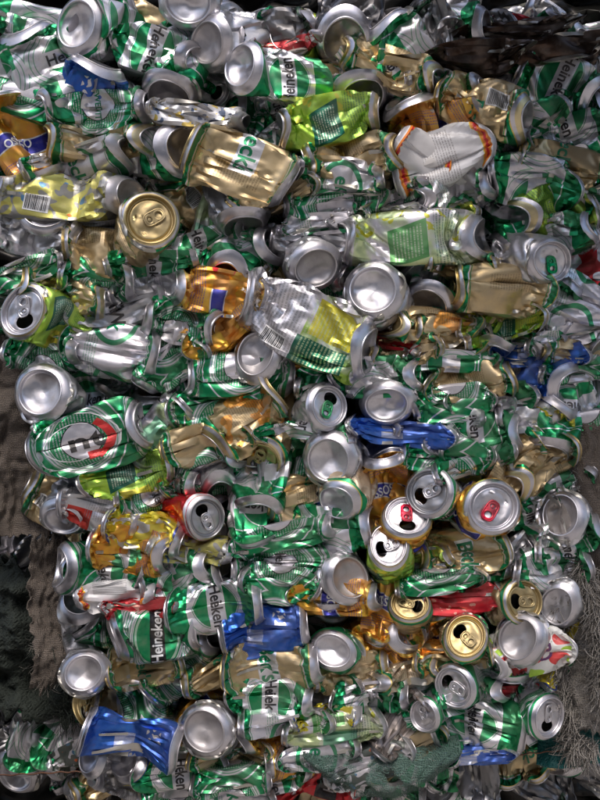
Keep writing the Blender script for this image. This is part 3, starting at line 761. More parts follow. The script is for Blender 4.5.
416 634 402 646 44|B34 L|A r=.2 d=0|silver base edge with blue trim on an orange can, lower right middle
412 586 470 580 22|L B|G1 r=.2|long thin green crumpled strip above the red can, lower right
396 582 412 580 22|L B|K d=8|dark shadowed can edge left of the long thin green strip
508 550 458 556 42|B6 L|O r=0 d=-4 t=Beck's|gold can with dark green letters under the white lid with red tab
514 562 542 544 28|L B|S|silver folded strip right of the gold lettered can
450 576 490 575 20|L B|G r=0|dark lettered green strip above the red can, lower right
490 579 520 572 22|L B|G r=0 d=-2|silver and black lettered wedge above the gold lid, lower right
440 602 490 598 34|L B|R r=.3 d=-2|red can with flower print and a silver upper edge, lower right
523 600 506 610 46|L62 B|O tab=gold d=-4 open=1 hd=180|gold lid with black hole, right of the red flower can
465 635 470 656 48|L60 B|O tab=gold d=-4 open=1 hd=130|gold lid with black hole, lower left of the gold lid beside the red can
556 606 576 600 54|B54 L|S d=2|silver cup turned left at the right edge of the stack, beside the gold lid
514 635 532 640 58|B62 L|S1 d=-14 db=45|round silver base above the white fruit can, lower right
556 640 570 648 30|L B|S1 d=30|pale grey torn can wall right of the round base, lower right
498 664 562 648 38|L B|F r=0 dent=.5 d=-4 t=RIO|white fruit drink can with purple letters and red fruit, lower right
560 664 568 644 18|L B|M|small yellow leaf shaped scrap right of the white fruit can
424 666 480 656 28|L B|O2 r=.3 d=-2|gold crumpled can with orange shine beside the lid in the lower right
436 628 450 618 30|L B|O d=8|small shaded gold can side left of the lower gold lid
84 728 174 748 66|L10 B|N r=.1 d=-8 dent=1.45|big cobalt blue can with a silver left rim, lower left
136 698 140 730 46|L B|G1 r=.3 d=2|green cup shaped can above the cobalt blue can
118 676 162 667 36|L B|O r=0 d=0|gold green can with a round emblem under the black name banner
76 718 92 722 46|L30 B|O d=16|gold ring in shade behind the cobalt blue can's left end
88 760 100 768 40|B50 L|S d=6|small silver base under the left end of the cobalt blue can
120 768 142 778 44|B30 L|M d=4|grey base with yellow trim below the cobalt blue can
130 756 152 768 28|L B|W r=.3 d=2|silver can with white and gold stripes below the cobalt blue can
160 690 194 658 40|L B|G1 r=.35|green and silver curved can right of the round emblem can
180 692 224 677 30|B20 L|O r=.2|gold can with green line above the round bottom left base
205 728 216 740 60|B76 L|S1 d=-10 db=45|round silver base with a dimple, lower left, right of the cobalt blue can
234 746 258 738 34|B26 L|A1 r=.3 d=4|small silver and orange can end touching the dimpled base
198 765 256 756 24|L B|O r=0 t=Beck's|gold strip with green letters below the dimpled base
256 768 286 768 36|B26 L|A1 r=.2|dark opening with gold yellow rim right of the gold lettered strip
230 674 318 664 44|L B|O1 r=.0 d=-6 t=Beck's dent=1.6 L=130|gold can with large green name letters on its left, lower centre
240 702 314 700 36|L B|G r=0 d=-3|green and silver can with black letters directly under the gold named can
240 722 332 728 26|L B|G3 r=.3 d=-2|mirror silver and green folded can under the black lettered can, lower centre
154 780 206 774 38|L B|G r=0|green can with large black letters, bottom left
204 786 256 780 26|L B|G1 r=.3|green and silver folded strip at the bottom, below the gold lettered strip
256 786 288 780 34|L B|G r=0|white silver can with bold black letters at the bottom
150 806 200 800 26|L B|G1 d=6|green sliver cut off by the bottom edge, left
210 808 262 802 24|L B|G3 d=8|silver sliver cut off by the bottom edge, left of centre
100 790 142 798 34|L B|S d=18|dim silver can near the bottom left corner of the stack
330 680 374 672 32|L B|O r=.3|tan gold ribbed can under the dented oval base
372 686 426 675 22|B10 L|O3|pale gold and silver strip right of the tan gold ribbed can
306 684 338 686 24|L B|G r=.2 d=2|small green and silver scrap right of the gold named can
312 702 348 702 28|L B|K1 r=.3 d=4|dark silver can with green stripe, lower middle
350 702 400 700 32|L B|G r=.3 d=-1|can with silver shield shape and green edges left of the ribbed brown can
284 738 378 726 32|L B|Y1 r=.1 d=-5 L=130|long lime and silver can with yellow stripe near the bottom
302 722 354 714 16|L B|M d=-6|thin yellow folded edge lying on the long lime can near the bottom
290 763 352 755 28|L B|G3 r=0|silver and green crumpled can with grey emblem under the long lime can near the bottom
390 746 418 714 34|L B|D r=.3 d=-2|ribbed brown grey can folded like an accordion, bottom middle
423 715 442 712 38|L46 B|G d=0 hd=-60 open=0|dull grey lid tilted right beside the ribbed brown can
352 776 392 760 34|L B|P1 r=.2 d=-2|small crumpled multicoloured can lying in the green woven sack
394 766 420 748 28|L B|O r=.4|tan can with green gold lines at the edge of the green woven sack
453 686 490 680 46|L58 B|G tab=silver d=-4 open=1 hd=160|oval silver lid with dark hole, bottom right, left of the red scrap
398 698 446 696 22|L B|G3 r=.4 d=-1|silver strip with green lower edge left of the oval silver lid
472 662 496 672 26|L B|R r=.3 d=-1|red and silver pleated scrap left of the white fruit can
515 690 516 668 44|B8 L|G1 r=.45 d=3|curved green band can under the white fruit can
546 690 566 664 28|L B|G r=.3 d=-1|green and silver torn corner at the right edge below the fruit can
502 707 530 704 20|L B|R r=.5 d=4|plain deep red scrap left of the silver lid at the bottom right
549 717 528 718 46|L58 B|G1 tab=silver d=-4 open=1 hd=-100|silver lid with open hole at the lower right end of the stack
446 732 514 736 60|L B|G r=0 d=-4 dent=1.8 L=130|round crumpled can with black letters between green ovals, bottom right
440 706 502 695 26|L B|G r=0 d=-2|striped silver can with black letters under the oval silver lid
460 763 494 760 13|L B|N d=-6|thin blue foil strip below the round crumpled lettered can
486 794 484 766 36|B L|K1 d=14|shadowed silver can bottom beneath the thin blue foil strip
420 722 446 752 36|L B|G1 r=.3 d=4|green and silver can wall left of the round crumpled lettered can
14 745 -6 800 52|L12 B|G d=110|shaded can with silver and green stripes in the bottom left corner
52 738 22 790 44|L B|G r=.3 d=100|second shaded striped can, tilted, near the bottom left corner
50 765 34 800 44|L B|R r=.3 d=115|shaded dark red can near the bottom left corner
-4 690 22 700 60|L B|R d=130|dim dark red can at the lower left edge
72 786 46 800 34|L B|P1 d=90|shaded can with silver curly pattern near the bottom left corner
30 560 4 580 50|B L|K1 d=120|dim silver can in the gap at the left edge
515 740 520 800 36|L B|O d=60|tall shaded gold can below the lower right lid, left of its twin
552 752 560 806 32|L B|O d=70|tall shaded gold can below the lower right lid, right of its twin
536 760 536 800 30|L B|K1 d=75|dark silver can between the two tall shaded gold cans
500 770 498 806 30|L B|G d=55|dark green can left of the tall shaded gold cans
590 770 560 790 40|L B|O d=110|dim flattened tan can in the bottom right corner
428 792 455 800 34|L B|G d=50|shaded green can at the bottom edge right of the woven sack
474 796 458 806 34|L B|G1 d=56|shaded green silver scrap at the bottom edge, left of the dark green can
314 802 350 806 34|L B|R2 r=0 d=34 t=HoH|red can with a dark label at the bottom edge below the woven sack
300 794 286 806 26|L B|R d=22|dull red scrap at the bottom edge beside the bold lettered can
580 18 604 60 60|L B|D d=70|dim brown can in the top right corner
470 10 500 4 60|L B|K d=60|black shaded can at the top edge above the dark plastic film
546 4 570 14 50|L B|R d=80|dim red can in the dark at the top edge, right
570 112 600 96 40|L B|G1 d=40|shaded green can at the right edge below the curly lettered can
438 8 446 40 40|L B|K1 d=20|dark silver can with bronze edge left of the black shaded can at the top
468 50 474 74 40|L B|S d=14|white glinting silver scrap under the dark plastic film
132 8 150 20 44|L B|O d=20|plain tan gold piece at the top edge right of the upper left silver base
280 122 262 136 24|L B|Y1 d=4|pinched green and silver foil at the left tip of the bright lime can
160 111 238 117 22|L B|P2 d=-3|pointed yellow and white printed strip above the large flattened gold can
596 396 604 408 30|L B|G d=8|green sliver at the right edge beside the yellow can
440 50 520 44 34|L B|K2 d=2 bag=1 L=125|glossy black brown plastic bag bunched above the gold barcode can, top right
524 44 604 30 24|L B|K2 d=14 bag=1 L=140|brown black plastic strip running into the dark top right corner
470 22 560 12 40|L B|K2 d=30 bag=1 L=140|black plastic bag in deep shade at the top edge, right
556 508 562 534 30|L B|D1 d=-12 bag=1 L=80 k=.8|torn grey brown plastic stuffed in the silver ring at the right edge
"""
def parse():
    out = []
    for i, line in enumerate(l for l in CANS.split('\n') if l.strip()):
        g, en, ds, label = line.split('|'); ax_, ay_, bx_, by_, Wd = map(float, g.split())
        en = en.split(); ty = [e[0] for e in en]
        if ty[0] == ty[1]: ty[1] = 'B' if ty[0] == 'L' else 'L'
        rs = np.random.RandomState(i*17+3)
        tilt = [float(e[1:]) if len(e) > 1 else rs.uniform(-14, 8) for e in en]
        FACE = tilt[0] > 44 or 'db=' in ds; tk = ds.split(); code = tk[0]; o = dict(k.split('=') for k in tk[1:] if '=' in k)
        d = float(o.get('d', 0))+rs.uniform(-3, 3); L = float(o.get('L', 88 if FACE else 115)); Wd = max(Wd*(1.0 if tilt[0] > 44 else 1.2), 17.0)
        k = (Wd/(60.0 if ty[0] == 'L' else 66.0) if FACE else 1.02-.16*ay_/800)*float(o.get('k', 1)); pr = 207*k
        if FACE: k *= .95; Wd = 66*k
        D = max((pr-2*Wd)/(math.pi-2), 14) if Wd > 66*k else (pr-math.pi*Wd)/2+Wd
        D = min(D, 50*k); L *= k
        face = tilt[0] > 44 or 'db' in o
        a = np.array([ax_-300, 0, 400-ay_]); b = np.array([bx_-300, 0, 400-by_])
        sc = 1.0
        if face:
            a[1] = d-1; b[1] = d+float(o.get('db', 16+34*math.sin(math.radians(tilt[0])))); D = 66*k
            dv = b-a; l2 = math.hypot(dv[0], dv[2]); ip = np.array([dv[0], 0, dv[2]])/max(l2, 1e-3)
        else:
            yc = d+D/2*.92; a[1] = yc+rs.uniform(-6, 6); b[1] = yc+rs.uniform(-6, 6)
            dv = b-a; l2 = math.hypot(dv[0], dv[2]); ip = np.array([dv[0], 0, dv[2]])/max(l2, 1e-3)
            # the photograph shows only the uncovered stretch of most cans: the rest dips under the neighbours
            Lt = max(l2*1.06, 90*(L/115)*rs.uniform(.88, 1.1)); ext = Lt-l2
            fa = 0.0 if len(en[0]) > 1 else .5
            a = a-ip*ext*fa+np.array([0, ext*fa*.75, 0]); b = b+ip*ext*(1-fa)+np.array([0, ext*(1-fa)*.75, 0])
        mx = min(L*.95, 104 if L < 120 else 140); dist = np.linalg.norm(b-a)
        if dist > mx: b = a+(b-a)*mx/dist
        if dist < 22: b = b+unit(b-a)*(20-dist)
        jit = lambda: rs.uniform(-.22, .22, 3)*(0.4 if face else 1)
        ta, tb = math.radians(tilt[0]), math.radians(tilt[1])
        na = -ip*math.cos(ta)+np.array([0, -1, 0])*math.sin(ta)+jit(); nb = ip*math.cos(tb)+np.array([0, -1, 0])*math.sin(tb)+jit()
        w0 = np.array([-ip[2], 0, ip[0]])
        if face:                                            # the wall crumples behind the end
            nb = np.array([ip[0]*.5, 1.0, ip[2]*.5])+rs.uniform(-.5, .5, 3)
        def wp(tl, isface):
            if isface: return (rs.uniform(.88, 1.0), rs.uniform(0, 3.14), rs.uniform(-3.0, 3.0), rs.uniform(-2.4, 2.4))
            s = min(.92, max(.26, Wd/76.0/k)); s = s if tl < 20 else max(s, .58)
            return (s*rs.uniform(.93, 1.0), rs.uniform(-.2, .2), rs.uniform(-6.5, 6.5), rs.uniform(-6, 6))
        wa = wp(tilt[0], face); wb = wp(tilt[1], False)
        if face and ('dented' in label or 'cup' in label): wa = (.86, rs.uniform(0, 3), 2.5, -2.5)
        if 'bag=1' in ds: wa = (.10, 0, 7, 6); wb = (.10, 0, -7, 6)
        out.append(dict(k=k, a=a, b=b, na=na, nb=nb, wd=w0, W=Wd, D=D, L=L, endA=ty[0], endB=ty[1], warpA=wa, warpB=wb, seed=i*31+11,
                        dent=float(o.get('dent', 1.0))*(.7 if face else 1.2), code=code, roll=float(o.get('r', rs.uniform(-.25, .25))),
                        text=o['t'].replace('~', ' ') if 't' in o else None, tab=o.get('tab', 'gold' if code[0] == 'O' else 'silver'), open=int(o.get('open', 1)),
                        bar=int(o.get('bar', 0)), rib=int(o.get('rib', 0)), bag=int(o.get('bag', 0)), spin=float(o.get('spin', rs.uniform(0, 6.28))), hd=float(o['hd']) if 'hd' in o else None, label=label))
    return out
LIST = parse()
PP, EE, WDS, DDS = simulate(LIST)
ROOTS = [make_can(c, PP[i], EE[i], WDS[i], DDS[i]) for i, c in enumerate(LIST)]

# ------------------------------------------------------------------ cans glimpsed in the gaps: copies turned another way
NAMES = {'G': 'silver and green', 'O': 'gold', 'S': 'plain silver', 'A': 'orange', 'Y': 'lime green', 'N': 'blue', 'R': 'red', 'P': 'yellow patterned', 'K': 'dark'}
def copy_tree(o, parent=None):
    c = o.copy(); COL.objects.link(c)
    if parent: c.parent = parent; c.matrix_parent_inverse = o.matrix_parent_inverse.copy()
    for ch in list(o.children):
        copy_tree(ch, c)
    return c
rf = random.Random(21)
TEMPL = {}
for c, r in zip(LIST, ROOTS):
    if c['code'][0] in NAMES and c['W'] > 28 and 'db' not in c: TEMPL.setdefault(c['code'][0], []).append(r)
def filler(px, py, d, k=None, group='cans glimpsed in the gaps between the front ones', where='wedged deep in a gap behind the front cans'):
    k = k or rf.choice('GGGGGGGOOOSSYA')
    src = rf.choice(TEMPL[k]); c = copy_tree(src)
    c.location = W(px, py, d); c.rotation_euler = (rf.uniform(-.5, .5), rf.uniform(0, 6.28), rf.uniform(-.5, .5))
    FILL.append(c); return c
FILL = []
def fuse(name, label):
    """what nobody could count: the copies become one object"""
    bits = []
    def walk(o):
        if o.type == 'MESH': bits.append(o)
        for ch in o.children: walk(ch)
    for c in FILL: walk(c)
    bpy.context.view_layer.update(); mw = [(o, o.matrix_world.copy()) for o in bits]
    for o, m in mw: o.parent = None; o.matrix_world = m
    for c in FILL:
        if c.type != 'MESH': bpy.data.objects.remove(c)
    bits[0].data = bits[0].data.copy()
    for o in bpy.context.selected_objects: o.select_set(False)
    for o in bits: o.select_set(True)
    bpy.context.view_layer.objects.active = bits[0]; bpy.ops.object.join()
    o = bits[0]; o.name = name; o.data.name = name
    for k in list(o.keys()): del o[k]
    tag(o, label, 'packed cans', kind='stuff'); FILL.clear(); return o
py = 20
while py < 760:
    px = 62+rf.uniform(-8, 8)
    while px < 580:
        if not (py > 560 and px < 90) and not (py > 690 and px > 545):
            filler(px+rf.uniform(-14, 14), py+rf.uniform(-10, 10), rf.choice((66, 78, 92, 110)))
        px += 50
    py += 42

fuse('packed_cans', 'countless crushed cans packed in the dark behind the front ones')

# ------------------------------------------------------------------ cloth, film, fibre
def fbm(p, o=5): return mnoise.fractal(Vector(p), 1.0, 2.0, o)
def sheet(name, corners, nx, ny, amp, freq, mat, label=None, cat=None, group=None, parent=None, seed=0.0, thick=.0012, ragged=0.0, ridge=False, kind=None, bulge=0, folds=0):
    """a crumpled sheet between four corner points (world), with real thickness"""
    a, b, c, d = [Vector(p) for p in corners]; n = (b-a).cross(d-a).normalized(); vs = []
    for i in range(nx):
        for j in range(ny):
            s, t = i/(nx-1), j/(ny-1)
            es = ragged*fbm((seed+5, t*14, 0), 4); et = ragged*fbm((seed+9, s*14, 3), 4)
            s2 = s+(es*(s > .5) - es*(s < .5))*abs(2*s-1)**3; t2 = t+(et*(t > .5)-et*(t < .5))*abs(2*t-1)**3
            p = a*(1-s2)*(1-t2)+b*s2*(1-t2)+c*s2*t2+d*(1-s2)*t2
            h = fbm((p.x*freq*(.4 if ridge else 1)+seed, p.y*freq, p.z*freq), 2 if ridge else 5)
            if ridge: h = .5-abs(h)*1.6
            if folds: h += folds*(abs(math.sin(s*9+fbm((s*2, t*3, seed), 3)*5))-.5)
            vs.append(p+n*(h*amp+bulge*math.sin(math.pi*s)*math.sin(math.pi*t))+Vector((fbm((p.z*freq*.7, seed, 1), 2), 0, fbm((p.x*freq*.7, seed, 2), 2)))*amp*.35)
    f = [(i*ny+j, (i+1)*ny+j, (i+1)*ny+j+1, i*ny+j+1) for i in range(nx-1) for j in range(ny-1)]
    o = obj(name, vs, f, mat, parent)
    if thick: s = o.modifiers.new('thickness', 'SOLIDIFY'); s.thickness = thick
    if label or kind: tag(o, label, cat, group, kind)
    return o
def weave_mat(name, c1, c2, scale, rough=.9, gap=.5):
    m, t, b = new_mat(name); tc = t.nodes.new('ShaderNodeTexCoord'); sp = t.nodes.new('ShaderNodeSeparateXYZ'); t.links.new(tc.outputs['Object'], sp.inputs[0])
    x, z = S(t, sp.outputs[0]), S(t, sp.outputs[2]); nz = noise_tex(t, tc.outputs['Object'], 30, 4, .6)
    wx = (x*scale+nz*26.0).sin().abs(); wz = (z*scale+nz*26.0).sin().abs(); wv = wx.max(wz)
    big = noise_tex(t, tc.outputs['Object'], 11, 4, .65)
    t.links.new(mix(t, ((big-.3)*1.8).clip(), c1, c2), b.inputs['Base Color']); b.inputs['Roughness'].default_value = rough
    bp = t.nodes.new('ShaderNodeBump'); bp.inputs['Strength'].default_value = .8; bp.inputs['Distance'].default_value = .002
    t.links.new((wv+nz).k, bp.inputs['Height']); t.links.new(bp.outputs[0], b.inputs['Normal'])
    return m
JUTE = weave_mat('jute', (.085, .068, .056), (.19, .158, .132), 1900)
JUTE2 = weave_mat('pale_jute_fibre', (.22, .20, .18), (.40, .37, .33), 1400)
GSACK = weave_mat('green_woven_plastic', (.03, .07, .055), (.12, .20, .165), 1500, .7)
t_ = GSACK.node_tree; tc_ = t_.nodes.new('ShaderNodeTexCoord'); sp_ = t_.nodes.new('ShaderNodeSeparateXYZ'); t_.links.new(tc_.outputs['Object'], sp_.inputs[0])
nz_ = noise_tex(t_, tc_.outputs['Object'], 22, 4, .6); ph_ = noise_tex(t_, tc_.outputs['Object'], 60, 2)*22.0
hole_ = (S(t_, sp_.outputs[0])*2300.0+ph_).sin().abs().max((S(t_, sp_.outputs[2])*2300.0+ph_).sin().abs())
t_.links.new((hole_ > (nz_*1.9-.12)).k, t_.nodes['Principled BSDF'].inputs['Alpha'])
TEAL = weave_mat('teal_woven_plastic', (.005, .085, .085), (.02, .16, .15), 900, .5)
def film_mat(name, col, rough=.16, alpha=1.0, trans=0.0):
    m, t, b = new_mat(name); tc = t.nodes.new('ShaderNodeTexCoord'); n = noise_tex(t, tc.outputs['Object'], 18, 5, .6); n2 = noise_tex(t, tc.outputs['Object'], 80, 4, .6)
    t.links.new(mix(t, ((n-.4)*3).clip(), col, tuple(c*.45 for c in col)), b.inputs['Base Color']); t.links.new((n2*.35+rough-.1).clip().k, b.inputs['Roughness'])
    b.inputs['Coat Weight'].default_value = .6; b.inputs['Transmission Weight'].default_value = trans; b.inputs['Alpha'].default_value = alpha
    bp = t.nodes.new('ShaderNodeBump'); bp.inputs['Strength'].default_value = .6; bp.inputs['Distance'].default_value = .004
    t.links.new((n2+n*2.0).k, bp.inputs['Height']); t.links.new(bp.outputs[0], b.inputs['Normal'])
    return m
DFILM = film_mat('dark_plastic_film', (.016, .010, .008), .2); GFILM = film_mat('grey_plastic_film', (.30, .27, .26), .3)
def q4(x0, y0, x1, y1, d0, d1=None, skew=0):
    d1 = d0 if d1 is None else d1
    return [W(x0+skew, y1, d0), W(x1, y1, d1), W(x1-skew, y0, d1), W(x0, y0, d0)]
def strands(name, pts, n, length, spread, mat, parent, seed=1, r=.00035, dirn=(-1, -1), label=None):
    """loose fibres: thin three-sided tubes leaving a torn edge"""
    R_ = random.Random(seed); vs, fs = [], []
    for k in range(n):
        f = R_.random()*(len(pts)-1); i = int(f); p = Vector(pts[i]).lerp(Vector(pts[min(i+1, len(pts)-1)]), f-i)
        an = math.atan2(dirn[1], dirn[0])+R_.gauss(0, spread); d = Vector((math.cos(an), R_.gauss(-.25, .35), math.sin(an))).normalized()
        L = length*R_.uniform(.35, 1.2); seg = 7; cur = Vector((R_.gauss(0, .5), R_.gauss(0, .5), R_.gauss(-.4, .6))); b0 = len(vs)
        p = p+Vector((R_.gauss(0, .003), R_.gauss(0, .002), R_.gauss(0, .003))); rr = r*R_.uniform(.6, 1.6)
        for s in range(seg):
            for a in range(3): vs.append(p+Vector((math.cos(a*2.09), math.sin(a*2.09), math.cos(a*2.09+1)))*rr*(1-s/seg*.7))
            p = p+d*(L/seg); d = (d+cur*.22).normalized()
        for s in range(seg-1):
            for a in range(3): q = b0+s*3; fs.append((q+a, q+(a+1) % 3, q+3+(a+1) % 3, q+3+a))
    return obj(name, vs, fs, mat, parent)

# sacking at the left of the stack
j1 = sheet('jute_sack', q4(-60, 330, 30, 545, 60, 84), 60, 110, .016, 16, JUTE, 'dull brown jute sack hanging beside the left edge of the stack', 'sack', seed=3, ragged=.03, folds=.35)
strands('frayed_edge', [W(28, 400, 76), W(30, 480, 78), W(25, 550, 80)], 90, .014, .8, JUTE2, j1, 4, dirn=(1, -.6))
j2 = sheet('jute_sack', q4(14, 545, 58, 705, 66, 84), 34, 90, .012, 22, JUTE, 'torn brown jute strip hanging down at the lower left beside the shaded cans', 'sack', seed=13, ragged=.10, folds=.35)
strands('frayed_edge', [W(52, 560, 70), W(58, 620, 74), W(50, 690, 76), W(24, 705, 76), W(12, 650, 72)], 160, .018, 1.2, JUTE2, j2, 5, dirn=(.3, -1))
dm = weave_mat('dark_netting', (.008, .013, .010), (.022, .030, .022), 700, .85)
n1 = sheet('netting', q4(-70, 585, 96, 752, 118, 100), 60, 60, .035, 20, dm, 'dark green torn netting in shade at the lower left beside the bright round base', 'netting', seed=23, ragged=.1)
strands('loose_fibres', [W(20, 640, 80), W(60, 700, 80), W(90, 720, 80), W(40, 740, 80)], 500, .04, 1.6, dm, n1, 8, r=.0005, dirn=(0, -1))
# sacking at the right
j3 = sheet('jute_sack', q4(582, 425, 660, 600, 30, 10), 40, 90, .012, 20, JUTE, 'flat brown jute sack at the right edge beside the gold and silver cans', 'sack', seed=33, ragged=.04, folds=.35)
strands('frayed_edge', [W(586, 430, 28), W(584, 520, 26), W(588, 590, 24)], 200, .02, .8, JUTE2, j3, 14, dirn=(-1, -.6))
j4 = sheet('jute_sack', q4(566, 590, 660, 740, 34, 6, skew=-6), 50, 90, .020, 22, JUTE2, 'thick frayed pale jute sack at the lower right edge, its loose fibres hanging', 'sack', seed=43, ragged=.08, folds=.35)
strands('frayed_edge', [W(600, 575, 10), W(572, 600, 18), W(566, 640, 20), W(572, 690, 20), W(582, 745, 18), W(600, 752, 16)], 1500, .034, .45, JUTE2, j4, 15, r=.0008, dirn=(-1, -.75))
strands('fibre_tuft', [W(584, 560, 8), W(604, 640, 2), W(606, 700, 2)], 1400, .030, .6, JUTE2, j4, 16, r=.0008, dirn=(-.6, -1))
sheet('woven_sack', q4(545, 705, 640, 775, 40, 20), 50, 40, .016, 24, TEAL, 'teal woven plastic sack crumpled in the shade under the frayed jute at the lower right', 'sack', seed=53)
# green woven sack in a sling at the bottom
gs = []
nx, ny = 90, 36
for i in range(nx):
    for j in range(ny):
        s, t_ = i/(nx-1), j/(ny-1); x = 304+s*156; yl = 753+42*max(0.0, math.sin(math.pi*s))**.6+3*fbm((s*9, 4, 1), 3)
        top = 754-12*s+10*math.sin(math.pi*s); y = top+(yl-top)*t_
        p = W(x, y, 10+14*abs(s-.5)-14*math.sin(t_*2.6)); h = fbm((p.x*16, p.z*26, 2), 4)
        gs.append(p+Vector((0, -h*.005-.008*math.sin(t_*math.pi)-.003*abs(math.sin(t_*6+s*5+h*3+math.sin(s*7))), h*.006)))
g = obj('woven_sack', gs, [(i*ny+j, (i+1)*ny+j, (i+1)*ny+j+1, i*ny+j+1) for i in range(nx-1) for j in range(ny-1)], GSACK)
s_ = g.modifiers.new('thickness', 'SOLIDIFY'); s_.thickness = .0015
tag(g, 'grey green woven plastic sack slung like a pouch along the bottom edge', 'sack')
strands('loose_fibres', [gs[i*ny+ny-1] for i in range(0, nx, 6)], 420, .010, 1.2, GSACK, g, 61, dirn=(0, -1))
# unseen sack added above the frame to shade the top right corner
sheet('sack', [W(465, 82, -235), W(800, 60, -300), W(800, -300, 60), W(430, -260, 60)], 90, 60, .03, 7, weave_mat('blocker_sacking', (.05, .035, .028), (.12, .085, .07), 900, .8), 'dark brown sack added out of view over the top right corner for shade', 'sack', seed=101, ragged=.02, bulge=.05)
# rusty binding wire
def wire(name, pts, r, mat, label):
    vs, fs = [], []; n = 60; P_ = [Vector(p) for p in pts]
    for i in range(n):
        f = i/(n-1)*(len(P_)-1); k = min(int(f), len(P_)-2); p = P_[k].lerp(P_[k+1], f-k)+Vector((0, 0, .0006*math.sin(i*.7)))
        for a in range(6): vs.append(p+Vector((0, math.cos(a*1.047), math.sin(a*1.047)))*r)
    for i in range(n-1):
        for a in range(6): fs.append((i*6+a, i*6+(a+1) % 6, i*6+6+(a+1) % 6, i*6+6+a))
    o = obj(name, vs, fs, mat); tag(o, label, 'wire'); return o
RUST = plain_mat('rusty_wire', (.16, .07, .04), .7, .4)
wire('binding_wire', [W(492, 765, 30), W(520, 763, 24), W(575, 760, 30)], .0007, RUST, 'thin rusty wire stretched level below the silver lid at the lower right')
wire('binding_wire', [W(-20, 797, 60), W(50, 790, 50), W(100, 786, 44)], .0008, RUST, 'thin rusty wire crossing the bottom left corner in front of the shaded cans')

# ------------------------------------------------------------------ what lies behind and around
def dark_backing(name, x0, y0, x1, y1, d, col1, col2, seed, label, amp=.03):  # crumpled backing sheet; the shade of the depth is put into its dark colours
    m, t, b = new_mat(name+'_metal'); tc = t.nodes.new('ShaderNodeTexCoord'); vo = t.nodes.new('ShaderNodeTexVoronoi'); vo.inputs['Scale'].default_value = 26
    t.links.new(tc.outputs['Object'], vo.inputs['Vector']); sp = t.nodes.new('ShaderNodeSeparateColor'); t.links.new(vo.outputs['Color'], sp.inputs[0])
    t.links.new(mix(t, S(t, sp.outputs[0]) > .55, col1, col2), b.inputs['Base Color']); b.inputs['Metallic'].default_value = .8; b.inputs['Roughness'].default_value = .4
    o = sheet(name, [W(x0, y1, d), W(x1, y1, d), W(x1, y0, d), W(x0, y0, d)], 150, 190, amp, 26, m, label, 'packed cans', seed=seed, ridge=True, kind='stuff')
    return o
dark_backing('packed_cans', 40, -40, 600, 790, 165, (.10, .10, .10), (.01, .07, .03), 5, 'crumpled sheet coloured dark for the shaded depth behind the front cans')
dark_backing('packed_cans', -700, -500, 1300, 1020, 300, (.03, .028, .026), (.02, .02, .018), 15, 'crumpled sheet coloured near black for the shade behind the neighbouring heap', .05)
for px, py, d, k in ((20, 40, 150, 'G'), (-10, 430, 170, 'G'), (10, 500, 170, 'O'), (20, 600, 170, 'S'), (60, 660, 170, 'G'), (20, 700, 175, 'G'), (110, 790, 130, 'G'), (60, 840, 150, 'S'),
                     (560, 790, 130, 'O'), (600, 780, 150, 'G'), (520, 800, 130, 'G'), (470, 815, 120, 'S'), (400, 815, 120, 'G'), (330, 825, 110, 'O'), (250, 830, 90, 'G'), (180, 835, 90, 'G'),
                     (560, 30, 140, 'G'), (600, 70, 130, 'O'), (500, 10, 140, 'G'), (620, 130, 110, 'G'), (630, 200, 70, 'G'), (630, 260, 70, 'S'), (640, 340, 60, 'G'), (625, 420, 90, 'G'), (-30, 120, 50, 'G'), (-30, 200, 60, 'O'), (-30, 300, 70, 'G'), (-25, 60, 60, 'S')):
    filler(px, py, d, k, 'dim cans of the neighbouring heap', 'lying in the shade of the neighbouring heap')
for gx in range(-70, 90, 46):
    for gy in range(540, 850, 40): filler(gx+rf.uniform(-14, 14), gy+rf.uniform(-12, 12), 230+rf.uniform(-40, 30), rf.choice('GKKKSK'))  # mostly dark prints here: shade put into the can colours
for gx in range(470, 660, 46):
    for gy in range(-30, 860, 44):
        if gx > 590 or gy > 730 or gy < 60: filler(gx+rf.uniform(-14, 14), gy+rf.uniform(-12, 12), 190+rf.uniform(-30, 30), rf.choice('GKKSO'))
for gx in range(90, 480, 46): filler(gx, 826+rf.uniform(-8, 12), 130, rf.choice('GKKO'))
fuse('heaped_cans', 'countless crushed cans of the neighbouring heap, many coloured dark in place of shade')
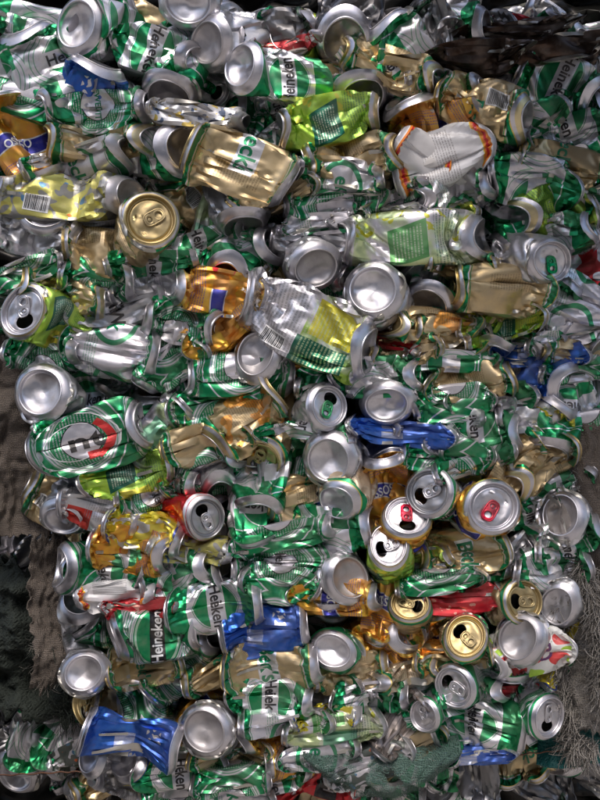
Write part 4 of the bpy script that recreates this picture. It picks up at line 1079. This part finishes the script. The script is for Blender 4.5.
# unseen blockers added to cut the light: a wall opposite, sacks at the left
cm, t, b = new_mat('weathered_concrete'); tc = t.nodes.new('ShaderNodeTexCoord'); n = noise_tex(t, tc.outputs['Object'], 1.5, 6, .6)
t.links.new(mix(t, n, (.26, .245, .23), (.44, .42, .39)), b.inputs['Base Color']); b.inputs['Roughness'].default_value = .9
bx = [(x, y, z) for x in (-9, 9) for y in (-4.9, -4.6) for z in (-.1, 2.9)]
wl = obj('sky_blocker_wall', bx, [(0, 1, 3, 2), (4, 6, 7, 5), (0, 4, 5, 1), (2, 3, 7, 6), (0, 2, 6, 4), (1, 5, 7, 3)], cm, smooth=False); tag(wl, 'unseen concrete wall added opposite the bale to block the low sky', 'wall')
def pile(x0, y0, x1, y1, d0, d1, label, seed):
    vs, n = [], 28
    for i in range(n):
        for j in range(n):
            th, ph = (i+.0)/n*2*math.pi, (j/(n-1)-.5)*math.pi; sg = lambda v, k: math.copysign(abs(v)**k, v)
            p = Vector((sg(math.cos(th), .5)*sg(math.cos(ph), .4), sg(math.sin(th), .5)*sg(math.cos(ph), .4), sg(math.sin(ph), .6)))
            a, b_ = W(x0, y1, d0), W(x1, y0, d1); c_ = (a+b_)/2; hsz = (b_-a)/2
            q = Vector((c_.x+p.x*hsz.x, c_.y+p.y*hsz.y, c_.z+p.z*hsz.z)); k = 1+.06*fbm((q.x*8, q.y*8, q.z*8+seed), 3); vs.append(c_+(q-c_)*k)
    o = obj('blocker_sack', vs, grid_faces(n, n), JUTE); tag(o, label, 'sack', 'unseen light blockers beside the bale')
pile(-520, 470, 20, 1020, -420, -60, 'unseen jute sack added left of the bale to block light', 3)  # added out of view to darken the lower left
gm, t, b = new_mat('packed_earth'); tc = t.nodes.new('ShaderNodeTexCoord'); n = noise_tex(t, tc.outputs['Object'], 3, 6, .6)
t.links.new(mix(t, n, (.30, .275, .25), (.44, .41, .37)), b.inputs['Base Color']); b.inputs['Roughness'].default_value = .95
gr = obj('ground', [(-60, -60, 0), (60, -60, 0), (60, 60, 0), (-60, 60, 0)], [(0, 1, 2, 3)], gm); tag(gr, kind='structure')
